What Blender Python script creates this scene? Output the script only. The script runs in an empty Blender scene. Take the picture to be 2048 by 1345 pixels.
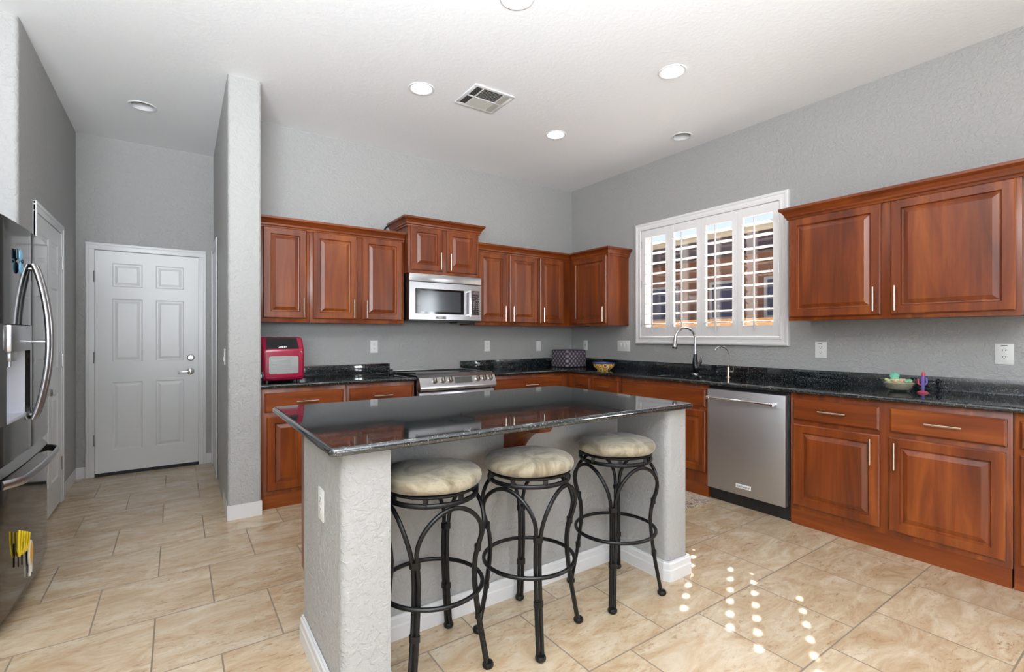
import bpy, bmesh, math, random
from mathutils import Vector, Matrix, Quaternion

random.seed(7)
SC = bpy.context.scene
COL = SC.collection
PI = math.pi

# ------------------------------------------------------------------ camera
CAM_YAW = 0.6048
cd = bpy.data.cameras.new('camera')
cam = bpy.data.objects.new('camera', cd)
COL.objects.link(cam)
cam.location = (-4.038, -4.526, 1.261)
cam.rotation_euler = (PI/2, 0, -CAM_YAW)
cd.sensor_width = 36.0
cd.lens = 969.1/2048*36.0
cd.shift_x = 0.7/2048
cd.shift_y = 1.1/2048
cd.clip_start = 0.05
cd.clip_end = 300
SC.camera = cam

# ------------------------------------------------------------------ exposure
SC.view_settings.view_transform = 'Standard'
SC.view_settings.look = 'None'
SC.view_settings.exposure = -0.06
SC.view_settings.gamma = 1.0
SC.view_settings.use_curve_mapping = False
SC.cycles.max_bounces = 10
SC.cycles.diffuse_bounces = 6
SC.cycles.glossy_bounces = 5
SC.cycles.transparent_max_bounces = 12
SC.cycles.caustics_reflective = False
SC.cycles.caustics_refractive = False
SC.cycles.sample_clamp_indirect = 6.0

# ------------------------------------------------------------------ sky
SUN_TRAVEL = Vector((-0.0985, -0.0588, -0.103)).normalized()
w = bpy.data.worlds.new('sky')
SC.world = w
w.use_nodes = True
nt = w.node_tree
bg = nt.nodes['Background']
sky = nt.nodes.new('ShaderNodeTexSky')
sky.sky_type = 'NISHITA'
sky.sun_disc = False
sky.sun_elevation = math.asin(-SUN_TRAVEL.z)
sky.sun_rotation = math.atan2(-SUN_TRAVEL.x, -SUN_TRAVEL.y)
sky.air_density = 1.0
sky.dust_density = 0.8
nt.links.new(sky.outputs[0], bg.inputs[0])
bg.inputs[1].default_value = 0.12

# ------------------------------------------------------------------ sun
ld = bpy.data.lights.new('sun', 'SUN')
ld.energy = 42.0
ld.angle = 0.0093
ld.color = (1.0, 0.95, 0.87)
so = bpy.data.objects.new('sun', ld)
COL.objects.link(so)
so.rotation_euler = SUN_TRAVEL.to_track_quat('-Z', 'Y').to_euler()
so.location = (8, 5, 9)

# ------------------------------------------------------------------ area lights behind the camera: window daylight stand-ins and an added fill
def area_light(name, loc, direction, sx, sy, power, col=(1.0, 0.985, 0.96), spread=PI):
    l = bpy.data.lights.new(name, 'AREA')
    l.shape = 'RECTANGLE'
    l.size = sx
    l.size_y = sy
    l.energy = power
    l.color = col
    l.spread = spread
    o = bpy.data.objects.new(name, l)
    COL.objects.link(o)
    o.location = loc
    o.rotation_euler = Vector(direction).to_track_quat('-Z', 'Z').to_euler()
    return o
area_light('daylight_rear', (-3.6, -9.06, 1.35), (0, 1, 0), 2.6, 2.3, 85, (0.87, 0.94, 1.0))
area_light('daylight_left', (-6.06, -6.4, 1.35), (1, 0, 0), 2.6, 2.3, 90, (0.87, 0.94, 1.0))
area_light('daylight_right', (0.16, -5.20, 1.66), (-1, 0, 0), 0.92, 1.36, 150, (0.87, 0.94, 1.0))
# added unseen light, bare stand-in for a bounced flash, brightening the ceiling
area_light('bounce_fill', (-4.7, -5.7, 1.75), (0.08, 0.50, 1), 1.8, 1.8, 560, (0.87, 0.94, 1.0), 2.55)
LAMP = 26.0      # radiance of the downlight lenses

# ================================================================== helpers
def link(o):
    COL.objects.link(o)
    return o

def wloc(o):
    p = Vector((0, 0, 0))
    while o is not None:
        p += o.location
        o = o.parent
    return p

def tag(o, label=None, cat=None, group=None, kind=None):
    if label: o['label'] = label
    if cat: o['category'] = cat
    if group: o['group'] = group
    if kind: o['kind'] = kind
    return o

def thing(name, label, cat, loc=(0, 0, 0), group=None, rotz=0.0):
    o = link(bpy.data.objects.new(name, None))
    o.empty_display_size = 0.05
    o.location = loc
    o.rotation_euler = (0, 0, rotz)
    return tag(o, label, cat, group)

class MB:
    """collects shapes (world coordinates unless told otherwise) for one mesh object"""
    def __init__(self):
        self.bm = bmesh.new()
    def poly(self, pts):
        vs = [self.bm.verts.new(p) for p in pts]
        return self.bm.faces.new(vs)
    def box(self, a, b, bev=0.0, seg=2):
        x0, y0, z0 = [min(a[i], b[i]) for i in range(3)]
        x1, y1, z1 = [max(a[i], b[i]) for i in range(3)]
        v = [self.bm.verts.new(p) for p in
             ((x0,y0,z0),(x1,y0,z0),(x1,y1,z0),(x0,y1,z0),(x0,y0,z1),(x1,y0,z1),(x1,y1,z1),(x0,y1,z1))]
        fs = [self.bm.faces.new([v[i] for i in f]) for f in
              ((0,3,2,1),(4,5,6,7),(0,1,5,4),(1,2,6,5),(2,3,7,6),(3,0,4,7))]
        if bev > 0:
            es = list({e for f in fs for e in f.edges})
            bmesh.ops.bevel(self.bm, geom=es, offset=bev, segments=seg, affect='EDGES', profile=0.5)
        return self
    def mbox(self, m, u0, u1, v0, v1, w0, w1, bev=0.0, seg=2):
        return self.box(m(u0, v0, w0), m(u1, v1, w1), bev, seg)
    def nested(self, m, u0, u1, v0, v1, steps, fill=True):
        """rectangular loops (inset, w) joined one to the next"""
        loops = []
        for (ins, wv) in steps:
            iu = iv = ins
            loops.append([self.bm.verts.new(m(a, b, wv)) for a, b in
                          ((u0+iu, v0+iv), (u1-iu, v0+iv), (u1-iu, v1-iv), (u0+iu, v1-iv))])
        for A, B in zip(loops, loops[1:]):
            for i in range(4):
                j = (i+1) % 4
                self.bm.faces.new((A[i], A[j], B[j], B[i]))
        if fill:
            self.bm.faces.new(loops[-1])
        return loops
    def tube(self, pts, r, seg=10, closed=False, caps=True, flat=1.0, up=None, radii=None):
        pts = [Vector(p) for p in pts]
        n = len(pts)
        rings = []
        prev = None
        for i, p in enumerate(pts):
            if closed:
                t = (pts[(i+1) % n]-pts[i-1]).normalized()
            else:
                t = (pts[min(i+1, n-1)]-pts[max(i-1, 0)]).normalized()
            if prev is None:
                ref = Vector(up) if up is not None else (Vector((0,0,1)) if abs(t.z) < 0.9 else Vector((1,0,0)))
                nrm = (ref - t*ref.dot(t)).normalized()
            else:
                nrm = (prev - t*prev.dot(t)).normalized()
            prev = nrm
            bn = t.cross(nrm)
            rr = radii[i] if radii else r
            rings.append([self.bm.verts.new(p + nrm*(rr*math.cos(2*PI*k/seg)) + bn*(rr*flat*math.sin(2*PI*k/seg)))
                          for k in range(seg)])
        rng = range(n) if closed else range(n-1)
        for i in rng:
            A, B = rings[i], rings[(i+1) % n]
            for k in range(seg):
                l = (k+1) % seg
                self.bm.faces.new((A[k], A[l], B[l], B[k]))
        if caps and not closed:
            self.bm.faces.new(rings[0][::-1])
            self.bm.faces.new(rings[-1])
        return self
    def lathe(self, c, prof, seg=32, axis=(0,0,1), cap=True, wob=None):
        c = Vector(c)
        ax = Vector(axis).normalized()
        q = Vector((0,0,1)).rotation_difference(ax)
        rings = []
        for (r, z) in prof:
            if r < 1e-6:
                rings.append([self.bm.verts.new(c + q @ Vector((0,0,z)))])
            else:
                ring = []
                for k in range(seg):
                    a = 2*PI*k/seg
                    dz = wob(r, a) if wob else 0
                    ring.append(self.bm.verts.new(c + q @ Vector((r*math.cos(a), r*math.sin(a), z+dz))))
                rings.append(ring)
        for A, B in zip(rings, rings[1:]):
            if len(A) == 1 and len(B) == 1: continue
            for k in range(seg):
                l = (k+1) % seg
                if len(A) == 1: self.bm.faces.new((A[0], B[l], B[k]))
                elif len(B) == 1: self.bm.faces.new((A[k], A[l], B[0]))
                else: self.bm.faces.new((A[k], A[l], B[l], B[k]))
        if cap:
            if len(rings[0]) > 1: self.bm.faces.new(rings[0][::-1])
            if len(rings[-1]) > 1: self.bm.faces.new(rings[-1])
        return self
    def prism(self, poly, m, t0, t1):
        """2-D outline (a, b) swept along the third coordinate of the mapper"""
        A = [self.bm.verts.new(m(a, b, t0)) for a, b in poly]
        B = [self.bm.verts.new(m(a, b, t1)) for a, b in poly]
        n = len(poly)
        self.bm.faces.new(A[::-1])
        self.bm.faces.new(B)
        for i in range(n):
            j = (i+1) % n
            self.bm.faces.new((A[i], A[j], B[j], B[i]))
        return self
    def ball(self, c, r, seg=16, scale=(1,1,1)):
        M = Matrix.Translation(c) @ Matrix.Diagonal((r*scale[0], r*scale[1], r*scale[2], 1))
        bmesh.ops.create_uvsphere(self.bm, u_segments=seg, v_segments=max(6, seg//2), radius=1.0, matrix=M)
        return self
    def rod(self, a, b, r, seg=12):
        return self.tube([a, b], r, seg)

def obj(name, mb, m, parent=None, smooth=35, kind=None, label=None):
    bm = mb.bm
    bmesh.ops.recalc_face_normals(bm, faces=bm.faces)
    me = bpy.data.meshes.new(name)
    lo = Vector((1e9,)*3); hi = Vector((-1e9,)*3)
    for v in bm.verts:
        for i in range(3):
            lo[i] = min(lo[i], v.co[i]); hi[i] = max(hi[i], v.co[i])
    c = (lo+hi)/2
    if kind == 'structure':
        c = Vector((0, 0, 0))
    for v in bm.verts:
        v.co -= c
    bm.to_mesh(me)
    bm.free()
    if smooth:
        for p in me.polygons: p.use_smooth = True
        me.set_sharp_from_angle(angle=math.radians(smooth))
    me.materials.append(m)
    o = link(bpy.data.objects.new(name, me))
    if parent is not None:
        o.location = c - wloc(parent)
        o.parent = parent
    else:
        o.location = c
    if kind: o['kind'] = kind
    if label: o['label'] = label
    return o

def local(name, mb, m, parent, smooth=35):
    """mesh given in the parent's own coordinates"""
    bm = mb.bm
    bmesh.ops.recalc_face_normals(bm, faces=bm.faces)
    me = bpy.data.meshes.new(name)
    bm.to_mesh(me); bm.free()
    if smooth:
        for p in me.polygons: p.use_smooth = True
        me.set_sharp_from_angle(angle=math.radians(smooth))
    me.materials.append(m)
    o = link(bpy.data.objects.new(name, me))
    o.parent = parent
    return o

def copy_tree(o, parent=None):
    c = o.copy()
    COL.objects.link(c)
    if parent is not None: c.parent = parent
    for ch in list(o.children):
        copy_tree(ch, c)
    return c

def rounded(pts, radii, seg=6):
    """2-D outline with rounded corners"""
    out = []
    n = len(pts)
    for i in range(n):
        p = Vector(pts[i]); a = Vector(pts[i-1]); b = Vector(pts[(i+1) % n])
        r = radii[i]
        if r <= 0:
            out.append(tuple(p)); continue
        d1 = (a-p).normalized(); d2 = (b-p).normalized()
        ang = d1.angle(d2)
        L = r/math.tan(ang/2)
        s = p + d1*L; e = p + d2*L
        cen = p + (d1+d2).normalized()*(r/math.sin(ang/2))
        v0 = s-cen; v1 = e-cen
        tot = v0.angle_signed(v1)
        for k in range(seg+1):
            t = tot*k/seg
            cs, sn = math.cos(-t), math.sin(-t)
            v = Vector((v0.x*cs - v0.y*sn, v0.x*sn + v0.y*cs))
            out.append(tuple(cen+v))
    return out

def text_mesh(name, body, size, loc, rot, m, parent, extrude=0.0006, sx=1.0):
    cu = bpy.data.curves.new(name, 'FONT')
    cu.body = body; cu.size = size; cu.extrude = extrude
    cu.align_x = 'CENTER'; cu.align_y = 'CENTER'
    t = bpy.data.objects.new(name, cu)
    link(t)
    dg = bpy.context.evaluated_depsgraph_get()
    me = bpy.data.meshes.new_from_object(t.evaluated_get(dg))
    bpy.data.objects.remove(t)
    me.materials.clear(); me.materials.append(m)
    o = link(bpy.data.objects.new(name, me))
    o.rotation_euler = rot
    o.scale = (sx, 1, 1)
    o.location = Vector(loc) - (wloc(parent) if parent else Vector((0,0,0)))
    if parent: o.parent = parent
    return o

# mappers (u along the wall, v up, w out from the wall)
def M_back(u, v, w): return (u, -w, v)
def M_right(u, v, w): return (-w, u, v)
def M_end(u, v, w): return (u, 1.17-w, v)
def M_left(u, v, w): return (-4.77+w, u, v)
def M_isl(u, v, w): return (-3.60-w, u, v)
def M_plan(a, b, t): return (a, b, t)
def M_pier(u, v, w): return (-3.752-w, u, v)
def M_hr(u, v, w): return (-3.735-w, u, v)

# ================================================================== materials
def L(r, g, b):
    f = lambda c: (c/255/12.92 if c/255 <= 0.04045 else ((c/255+0.055)/1.055)**2.4)
    return (f(r), f(g), f(b), 1)

def mat(name, col=(0.5,0.5,0.5,1), rough=0.5, metal=0.0, ior=1.5, spec=0.5, coat=0.0, coat_r=0.1):
    m = bpy.data.materials.new(name)
    m.use_nodes = True
    b = m.node_tree.nodes['Principled BSDF']
    b.inputs['Base Color'].default_value = col
    b.inputs['Roughness'].default_value = rough
    b.inputs['Metallic'].default_value = metal
    b.inputs['IOR'].default_value = ior
    b.inputs['Specular IOR Level'].default_value = spec
    b.inputs['Coat Weight'].default_value = coat
    b.inputs['Coat Roughness'].default_value = coat_r
    return m

class NT:
    def __init__(self, m):
        self.t = m.node_tree
        self.b = self.t.nodes['Principled BSDF']
    def n(self, kind, **kw):
        x = self.t.nodes.new(kind)
        for k, v in kw.items(): setattr(x, k, v)
        return x
    def l(self, a, b): self.t.links.new(a, b)
    def coord(self, which='Object', scale=(1,1,1), loc=(0,0,0), rnd=False):
        tc = self.n('ShaderNodeTexCoord')
        mp = self.n('ShaderNodeMapping')
        mp.inputs['Scale'].default_value = scale
        mp.inputs['Location'].default_value = loc
        src = tc.outputs[which]
        if rnd:
            oi = self.n('ShaderNodeObjectInfo')
            ml = self.n('ShaderNodeMath', operation='MULTIPLY'); ml.inputs[1].default_value = 37.0
            self.l(oi.outputs['Random'], ml.inputs[0])
            ad = self.n('ShaderNodeVectorMath', operation='ADD')
            self.l(src, ad.inputs[0]); self.l(ml.outputs[0], ad.inputs[1])
            src = ad.outputs[0]
        self.l(src, mp.inputs['Vector'])
        return mp.outputs[0]
    def noise(self, vec, scale, detail=4, rough=0.5, dist=0.0):
        x = self.n('ShaderNodeTexNoise')
        x.inputs['Scale'].default_value = scale
        x.inputs['Detail'].default_value = detail
        x.inputs['Roughness'].default_value = rough
        x.inputs['Distortion'].default_value = dist
        self.l(vec, x.inputs['Vector'])
        return x
    def ramp(self, fac, stops):
        r = self.n('ShaderNodeValToRGB')
        els = r.color_ramp.elements
        while len(els) < len(stops): els.new(0.5)
        for e, (p, c) in zip(els, stops):
            e.position = p; e.color = c
        self.l(fac, r.inputs[0])
        return r.outputs[0]
    def mix(self, fac, a, b, blend='MIX'):
        x = self.n('ShaderNodeMix', data_type='RGBA', blend_type=blend)
        for s, v in ((x.inputs[0], fac), (x.inputs[6], a), (x.inputs[7], b)):
            if hasattr(v, 'links') or hasattr(v, 'is_linked'): self.l(v, s)
            else: s.default_value = v
        return x.outputs[2]
    def bump(self, h, strength=0.2, dist=0.01):
        x = self.n('ShaderNodeBump')
        x.inputs['Strength'].default_value = strength
        x.inputs['Distance'].default_value = dist
        self.l(h, x.inputs['Height'])
        self.l(x.outputs[0], self.b.inputs['Normal'])
        return x

def wall_paint(name, col, rough=0.55, strength=0.35, scale=38.0):
    m = mat(name, col, rough, spec=0.35)
    n = NT(m)
    v = n.coord('Object')
    a = n.noise(v, scale, 3, 0.55, 0.6)
    r = n.ramp(a.outputs[0], [(0.42, (0,0,0,1)), (0.62, (1,1,1,1))])
    n.bump(r, strength, 0.004)
    return m

WALL = wall_paint('grey_wall_paint', L(160, 159, 157), 0.5, 0.5)
CEIL = wall_paint('white_ceiling_paint', L(238, 238, 239), 0.7, 0.10, 30)
WHITE = mat('white_semi_gloss_paint', L(224, 224, 225), 0.35)
SHUT = mat('white_shutter_paint', L(232, 230, 230), 0.35)
PLAST = mat('white_plastic', L(236, 236, 234), 0.3)
DARK = mat('dark_matte', L(14, 13, 13), 0.6)

def wood(name, c0, c1, c2, axis=2, rough=0.34, coat=0.25):
    m = mat(name, c1, rough, spec=0.4, coat=coat, coat_r=0.22)
    n = NT(m)
    sc = [9.0, 9.0, 9.0]; sc[axis] = 0.9
    v = n.coord('Object', tuple(sc), rnd=True)
    big = n.noise(v, 1.1, 4, 0.55, 0.8)
    sc2 = [70.0, 70.0, 70.0]; sc2[axis] = 3.0
    v2 = n.coord('Object', tuple(sc2), rnd=True)
    fine = n.noise(v2, 1.0, 3, 0.6, 0.2)
    base = n.ramp(big.outputs[0], [(0.30, c0), (0.52, c1), (0.74, c2)])
    fr = n.ramp(fine.outputs[0], [(0.35, (0.78, 0.74, 0.70, 1)), (0.6, (1, 1, 1, 1))])
    col = n.mix(0.55, base, fr, 'MULTIPLY')
    n.l(col, n.b.inputs['Base Color'])
    n.bump(fine.outputs[0], 0.05, 0.002)
    return m
CH0, CH1, CH2 = L(86, 35, 8), L(114, 51, 13), L(140, 74, 24)
CHERRY = wood('cherry_wood_upright_grain', CH0, CH1, CH2, 2)
CHERRYX = wood('cherry_wood_grain_along_x', CH0, CH1, CH2, 0)
CHERRYY = wood('cherry_wood_grain_along_y', CH0, CH1, CH2, 1)

def granite(name='black_speckled_granite', ior=1.75):
    m = mat(name, L(14, 16, 18), 0.05, ior=ior)
    n = NT(m)
    v = n.coord('Object')
    vo = n.n('ShaderNodeTexVoronoi'); vo.inputs['Scale'].default_value = 230
    n.l(v, vo.inputs['Vector'])
    sep = n.n('ShaderNodeSeparateColor')
    n.l(vo.outputs['Color'], sep.inputs[0])
    r = n.ramp(sep.outputs[0], [(0.0, L(10, 12, 14)), (0.62, L(16, 20, 23)), (0.86, L(38, 45, 47)), (0.98, L(88, 94, 92))])
    vo2 = n.n('ShaderNodeTexVoronoi'); vo2.inputs['Scale'].default_value = 75
    n.l(v, vo2.inputs['Vector'])
    sep2 = n.n('ShaderNodeSeparateColor'); n.l(vo2.outputs['Color'], sep2.inputs[0])
    r2 = n.ramp(sep2.outputs[1], [(0.86, (0, 0, 0, 1)), (0.97, (1, 1, 1, 1))])
    col = n.mix(r2, r, L(26, 34, 42))
    n.l(col, n.b.inputs['Base Color'])
    return m
GRANITE = granite()
GRANITE_ISLAND = granite('mirror_polished_black_granite', 1.95)

def metal(name, col, rough, brushed=None, strength=0.04):
    m = mat(name, col, rough, 1.0)
    if brushed is not None:
        n = NT(m)
        sc = [260.0, 260.0, 260.0]; sc[brushed] = 3.0
        f = n.noise(n.coord('Object', tuple(sc)), 1.0, 2, 0.5)
        n.bump(f.outputs[0], strength, 0.001)
    return m
STEEL = metal('brushed_stainless_steel', L(188, 188, 190), 0.28, 0)
STEELY = metal('brushed_stainless_steel_along_y', L(196, 196, 198), 0.45, 1)
DKSTEEL = metal('dark_polished_stainless', L(92, 88, 84), 0.085, None)
NICKEL = metal('brushed_nickel', L(214, 196, 178), 0.25)
CHROME = metal('polished_chrome', L(220, 220, 222), 0.08)
IRON = mat('black_powder_coated_iron', L(11, 10, 10), 0.38, 0.0, spec=0.28)
BLKGLOSS = mat('black_gloss', L(10, 10, 12), 0.06)
BLKPLA = mat('black_plastic', L(20, 20, 22), 0.35)

def floor_mat():
    m = mat('beige_travertine_tile', L(200, 180, 150), 0.2)
    n = NT(m)
    g = n.n('ShaderNodeNewGeometry')
    mp = n.n('ShaderNodeMapping')
    mp.inputs['Location'].default_value = (3.665+0.452*100, 0.93+0.4525*100, 0)
    n.l(g.outputs['Position'], mp.inputs['Vector'])
    br = n.n('ShaderNodeTexBrick')
    br.offset = 0.5; br.offset_frequency = 2; br.squash = 1.0
    br.inputs['Color1'].default_value = (0, 0, 0, 1)
    br.inputs['Color2'].default_value = (1, 1, 1, 1)
    br.inputs['Mortar'].default_value = (0.5, 0.5, 0.5, 1)
    br.inputs['Scale'].default_value = 1.0
    br.inputs['Mortar Size'].default_value = 0.0034
    br.inputs['Mortar Smooth'].default_value = 0.1
    br.inputs['Bias'].default_value = 0.0
    br.inputs['Brick Width'].default_value = 0.452
    br.inputs['Row Height'].default_value = 0.4525
    n.l(mp.outputs[0], br.inputs['Vector'])
    # per-tile shift so that the veining breaks at each joint
    ml = n.n('ShaderNodeVectorMath', operation='SCALE'); ml.inputs['Scale'].default_value = 9.0
    n.l(br.outputs['Color'], ml.inputs[0])
    ad = n.n('ShaderNodeVectorMath', operation='ADD')
    n.l(g.outputs['Position'], ad.inputs[0]); n.l(ml.outputs[0], ad.inputs[1])
    m2 = n.n('ShaderNodeMapping')
    m2.inputs['Rotation'].default_value = (0, 0, 0.35)
    m2.inputs['Scale'].default_value = (1.0, 2.6, 1)
    n.l(ad.outputs[0], m2.inputs['Vector'])
    a = n.noise(m2.outputs[0], 3.4, 10, 0.70, 0.9)
    b = n.noise(m2.outputs[0], 24.0, 8, 0.75, 0.5)
    sp = n.noise(m2.outputs[0], 2.0, 3, 0.5, 0.6)
    c1 = n.ramp(a.outputs[0], [(0.26, L(146, 116, 86)), (0.40, L(178, 154, 124)), (0.54, L(194, 176, 150)), (0.72, L(212, 200, 180))])
    c2 = n.ramp(b.outputs[0], [(0.34, L(168, 128, 98)), (0.47, (1, 1, 1, 1))])
    patch = n.ramp(sp.outputs[0], [(0.40, (0.85, 0.85, 0.85, 1)), (0.60, (0.12, 0.12, 0.12, 1))])
    col = n.mix(patch, c1, n.mix(1.0, c1, c2, 'MULTIPLY'))
    tint = n.ramp(br.outputs['Color'], [(0.0, (0.90, 0.88, 0.86, 1)), (1.0, (1.0, 0.985, 0.97, 1))])
    col = n.mix(1.0, col, tint, 'MULTIPLY')
    col = n.mix(br.outputs['Fac'], col, L(118, 102, 86))
    n.l(col, n.b.inputs['Base Color'])
    rr = n.ramp(b.outputs[0], [(0.3, (0.26, 0.26, 0.26, 1)), (0.7, (0.17, 0.17, 0.17, 1))])
    rr = n.mix(br.outputs['Fac'], rr, (0.7, 0.7, 0.7, 1))
    n.l(rr, n.b.inputs['Roughness'])
    inv = n.n('ShaderNodeMath', operation='SUBTRACT'); inv.inputs[0].default_value = 1.0
    n.l(br.outputs['Fac'], inv.inputs[1])
    ad2 = n.n('ShaderNodeMath', operation='MULTIPLY_ADD')
    n.l(b.outputs[0], ad2.inputs[0]); ad2.inputs[1].default_value = 0.10
    n.l(inv.outputs[0], ad2.inputs[2])
    n.bump(ad2.outputs[0], 0.25, 0.003)
    return m
FLOOR = floor_mat()

def suede():
    m = mat('taupe_microsuede', L(170, 158, 136), 0.85, spec=0.2)
    n = NT(m)
    v = n.coord('Object', rnd=True)
    a = n.noise(v, 7.0, 6, 0.62, 1.6)
    col = n.ramp(a.outputs[0], [(0.30, L(78, 68, 52)), (0.46, L(116, 104, 84)), (0.60, L(144, 134, 114)), (0.75, L(126, 112, 88))])
    n.l(col, n.b.inputs['Base Color'])
    n.b.inputs['Sheen Weight'].default_value = 0.25
    n.bump(a.outputs[0], 0.15, 0.01)
    return m
SUEDE = suede()

def emit(name, col, strength):
    m = mat(name, (1, 1, 1, 1), 0.5)
    b = m.node_tree.nodes['Principled BSDF']
    b.inputs['Emission Color'].default_value = col
    b.inputs['Emission Strength'].default_value = strength
    return m
LENS = emit('lit_downlight_lens', (1.0, 0.985, 0.96, 1), LAMP)

def pane_mat(name, ior=1.5, tint=(1,1,1,1)):
    m = bpy.data.materials.new(name)
    m.use_nodes = True
    t = m.node_tree
    for x in list(t.nodes): t.nodes.remove(x)
    out = t.nodes.new('ShaderNodeOutputMaterial')
    tr = t.nodes.new('ShaderNodeBsdfTransparent'); tr.inputs[0].default_value = tint
    gl = t.nodes.new('ShaderNodeBsdfGlossy'); gl.inputs['Roughness'].default_value = 0.0
    fr = t.nodes.new('ShaderNodeFresnel'); fr.inputs[0].default_value = ior
    ge = t.nodes.new('ShaderNodeNewGeometry')
    mr = t.nodes.new('ShaderNodeMapRange')
    mr.inputs['To Min'].default_value = ior; mr.inputs['To Max'].default_value = 1/ior
    t.links.new(ge.outputs['Backfacing'], mr.inputs['Value'])
    t.links.new(mr.outputs[0], fr.inputs[0])
    mx = t.nodes.new('ShaderNodeMixShader')
    t.links.new(fr.outputs[0], mx.inputs[0])
    t.links.new(tr.outputs[0], mx.inputs[1])
    t.links.new(gl.outputs[0], mx.inputs[2])
    t.links.new(mx.outputs[0], out.inputs[0])
    return m
PANE = pane_mat('clear_window_pane')
CLEAR = pane_mat('clear_glass_bowl', 1.5, (0.93, 0.95, 0.93, 1))

# ================================================================== room shell
H = 3.063
FT = 0.10
# downlights: (x, y, lit)
LIGHTS = [(-2.577, -1.262, 1), (-1.255, -1.192, 1), (-1.268, -2.440, 1), (-2.550, -2.425, 1),
          (-0.302, -1.809, 0), (-4.258, 0.225, 0)]
LR = 0.078

fl = MB(); fl.box((-6.05, -9.05, -0.12), (0.14, 1.32, 0.0))
obj('floor', fl, FLOOR, kind='structure', smooth=0)

def ceiling():
    mb = MB(); bm = mb.bm
    edges = []
    rect = [(-6.05, -9.05), (0.14, -9.05), (0.14, 1.32), (-6.05, 1.32)]
    vs = [bm.verts.new((x, y, H)) for x, y in rect]
    edges += [bm.edges.new((vs[i], vs[(i+1) % 4])) for i in range(4)]
    for (x, y, lit) in LIGHTS:
        r = [bm.verts.new((x+LR*math.cos(2*PI*k/32), y+LR*math.sin(2*PI*k/32), H)) for k in range(32)]
        edges += [bm.edges.new((r[i], r[(i+1) % 32])) for i in range(32)]
    bmesh.ops.triangle_fill(bm, use_beauty=True, use_dissolve=False, edges=edges)
    # upper deck of the ceiling so that it has a body
    mb.box((-6.05, -9.05, H+0.16), (0.14, 1.32, H+0.2))
    return obj('ceiling', mb, CEIL, kind='structure', smooth=0)
ceiling()

def frame_wall(mb, m, u0, u1, v0, v1, hu0, hu1, hv0, hv1, w0, w1):
    mb.mbox(m, u0, hu0, v0, v1, w0, w1)
    mb.mbox(m, hu1, u1, v0, v1, w0, w1)
    mb.mbox(m, hu0, hu1, v0, hv0, w0, w1)
    mb.mbox(m, hu0, hu1, hv1, v1, w0, w1)

WY0, WY1, WZ0, WZ1 = -2.56, -1.09, 1.225, 2.395     # window hole
mb = MB(); frame_wall(mb, M_right, -4.70, 0.14, 0, H, WY0, WY1, WZ0, WZ1, -0.14, 0.0)
frame_wall(mb, M_right, -9.05, -4.70, 0, H, -5.66, -4.74, 0.98, 2.34, -0.14, 0.0)
obj('wall_right', mb, WALL, kind='structure', smooth=0)
mb = MB(); mb.box((-3.60, 0, 0), (0.0, 0.14, H))
obj('wall_back', mb, WALL, kind='structure', smooth=0)
mb = MB(); mb.prism(rounded([(-3.752, -0.70), (-3.545, -0.70), (-3.545, 0.0), (-3.60, 1.17), (-3.735, 1.17)],
                            [0.022, 0.022, 0, 0, 0]), M_plan, 0, H)
obj('wall_pier', mb, WALL, kind='structure')
mb = MB(); mb.box((-4.80, 1.17, 0), (-3.58, 1.30, H))
obj('wall_hall_end', mb, WALL, kind='structure', smooth=0)
mb = MB(); mb.prism(rounded([(-6.05, -0.715), (-4.77, -0.715), (-4.77, 1.30), (-6.05, 1.30)], [0, 0.025, 0, 0]), M_plan, 0, H)
obj('wall_hall_left', mb, WALL, kind='structure')
mb = MB(); frame_wall(mb, lambda u, v, w: (-5.92-w, u, v), -9.05, -0.715, 0, H, -7.7, -5.1, 0.1, 2.5, 0, 0.13)
obj('wall_left', mb, WALL, kind='structure', smooth=0)
mb = MB(); frame_wall(mb, lambda u, v, w: (u, -8.92-w, v), -6.05, 0.0, 0, H, -4.9, -2.3, 0.1, 2.5, 0, 0.13)
obj('wall_rear', mb, WALL, kind='structure', smooth=0)

# glazed doors of the room behind the camera (seen only in reflections)
def glazing(name, m, u0, u1, n, z0=0.1, z1=2.5, slats=0):
    mb = MB()
    wd = (u1-u0)/n
    for i in range(n+1):
        c = u0+wd*i
        mb.mbox(m, c-0.04, c+0.04, z0, z1, 0.02, 0.07)
    for k in range(slats):
        z = z0+(z1-z0)*(k+1)/(slats+1)
        mb.mbox(m, u0, u1, z-0.006, z+0.006, -0.01, 0.07)
    for z in (z0, z1-0.07):
        mb.mbox(m, u0, u1, z, z+0.07, 0.02, 0.07)
    o = obj(name, mb, WHITE, kind='structure', smooth=0)
    return o
glazing('window_2', lambda u, v, w: (u, -8.92-w, v), -4.9, -2.3, 3)
glazing('window_4', lambda u, v, w: (0.10-w, u, v), -5.66, -4.74, 2, 0.98, 2.34, 8)
glazing('window_3', lambda u, v, w: (-5.92-w, u, v), -7.7, -5.1, 3)

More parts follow.
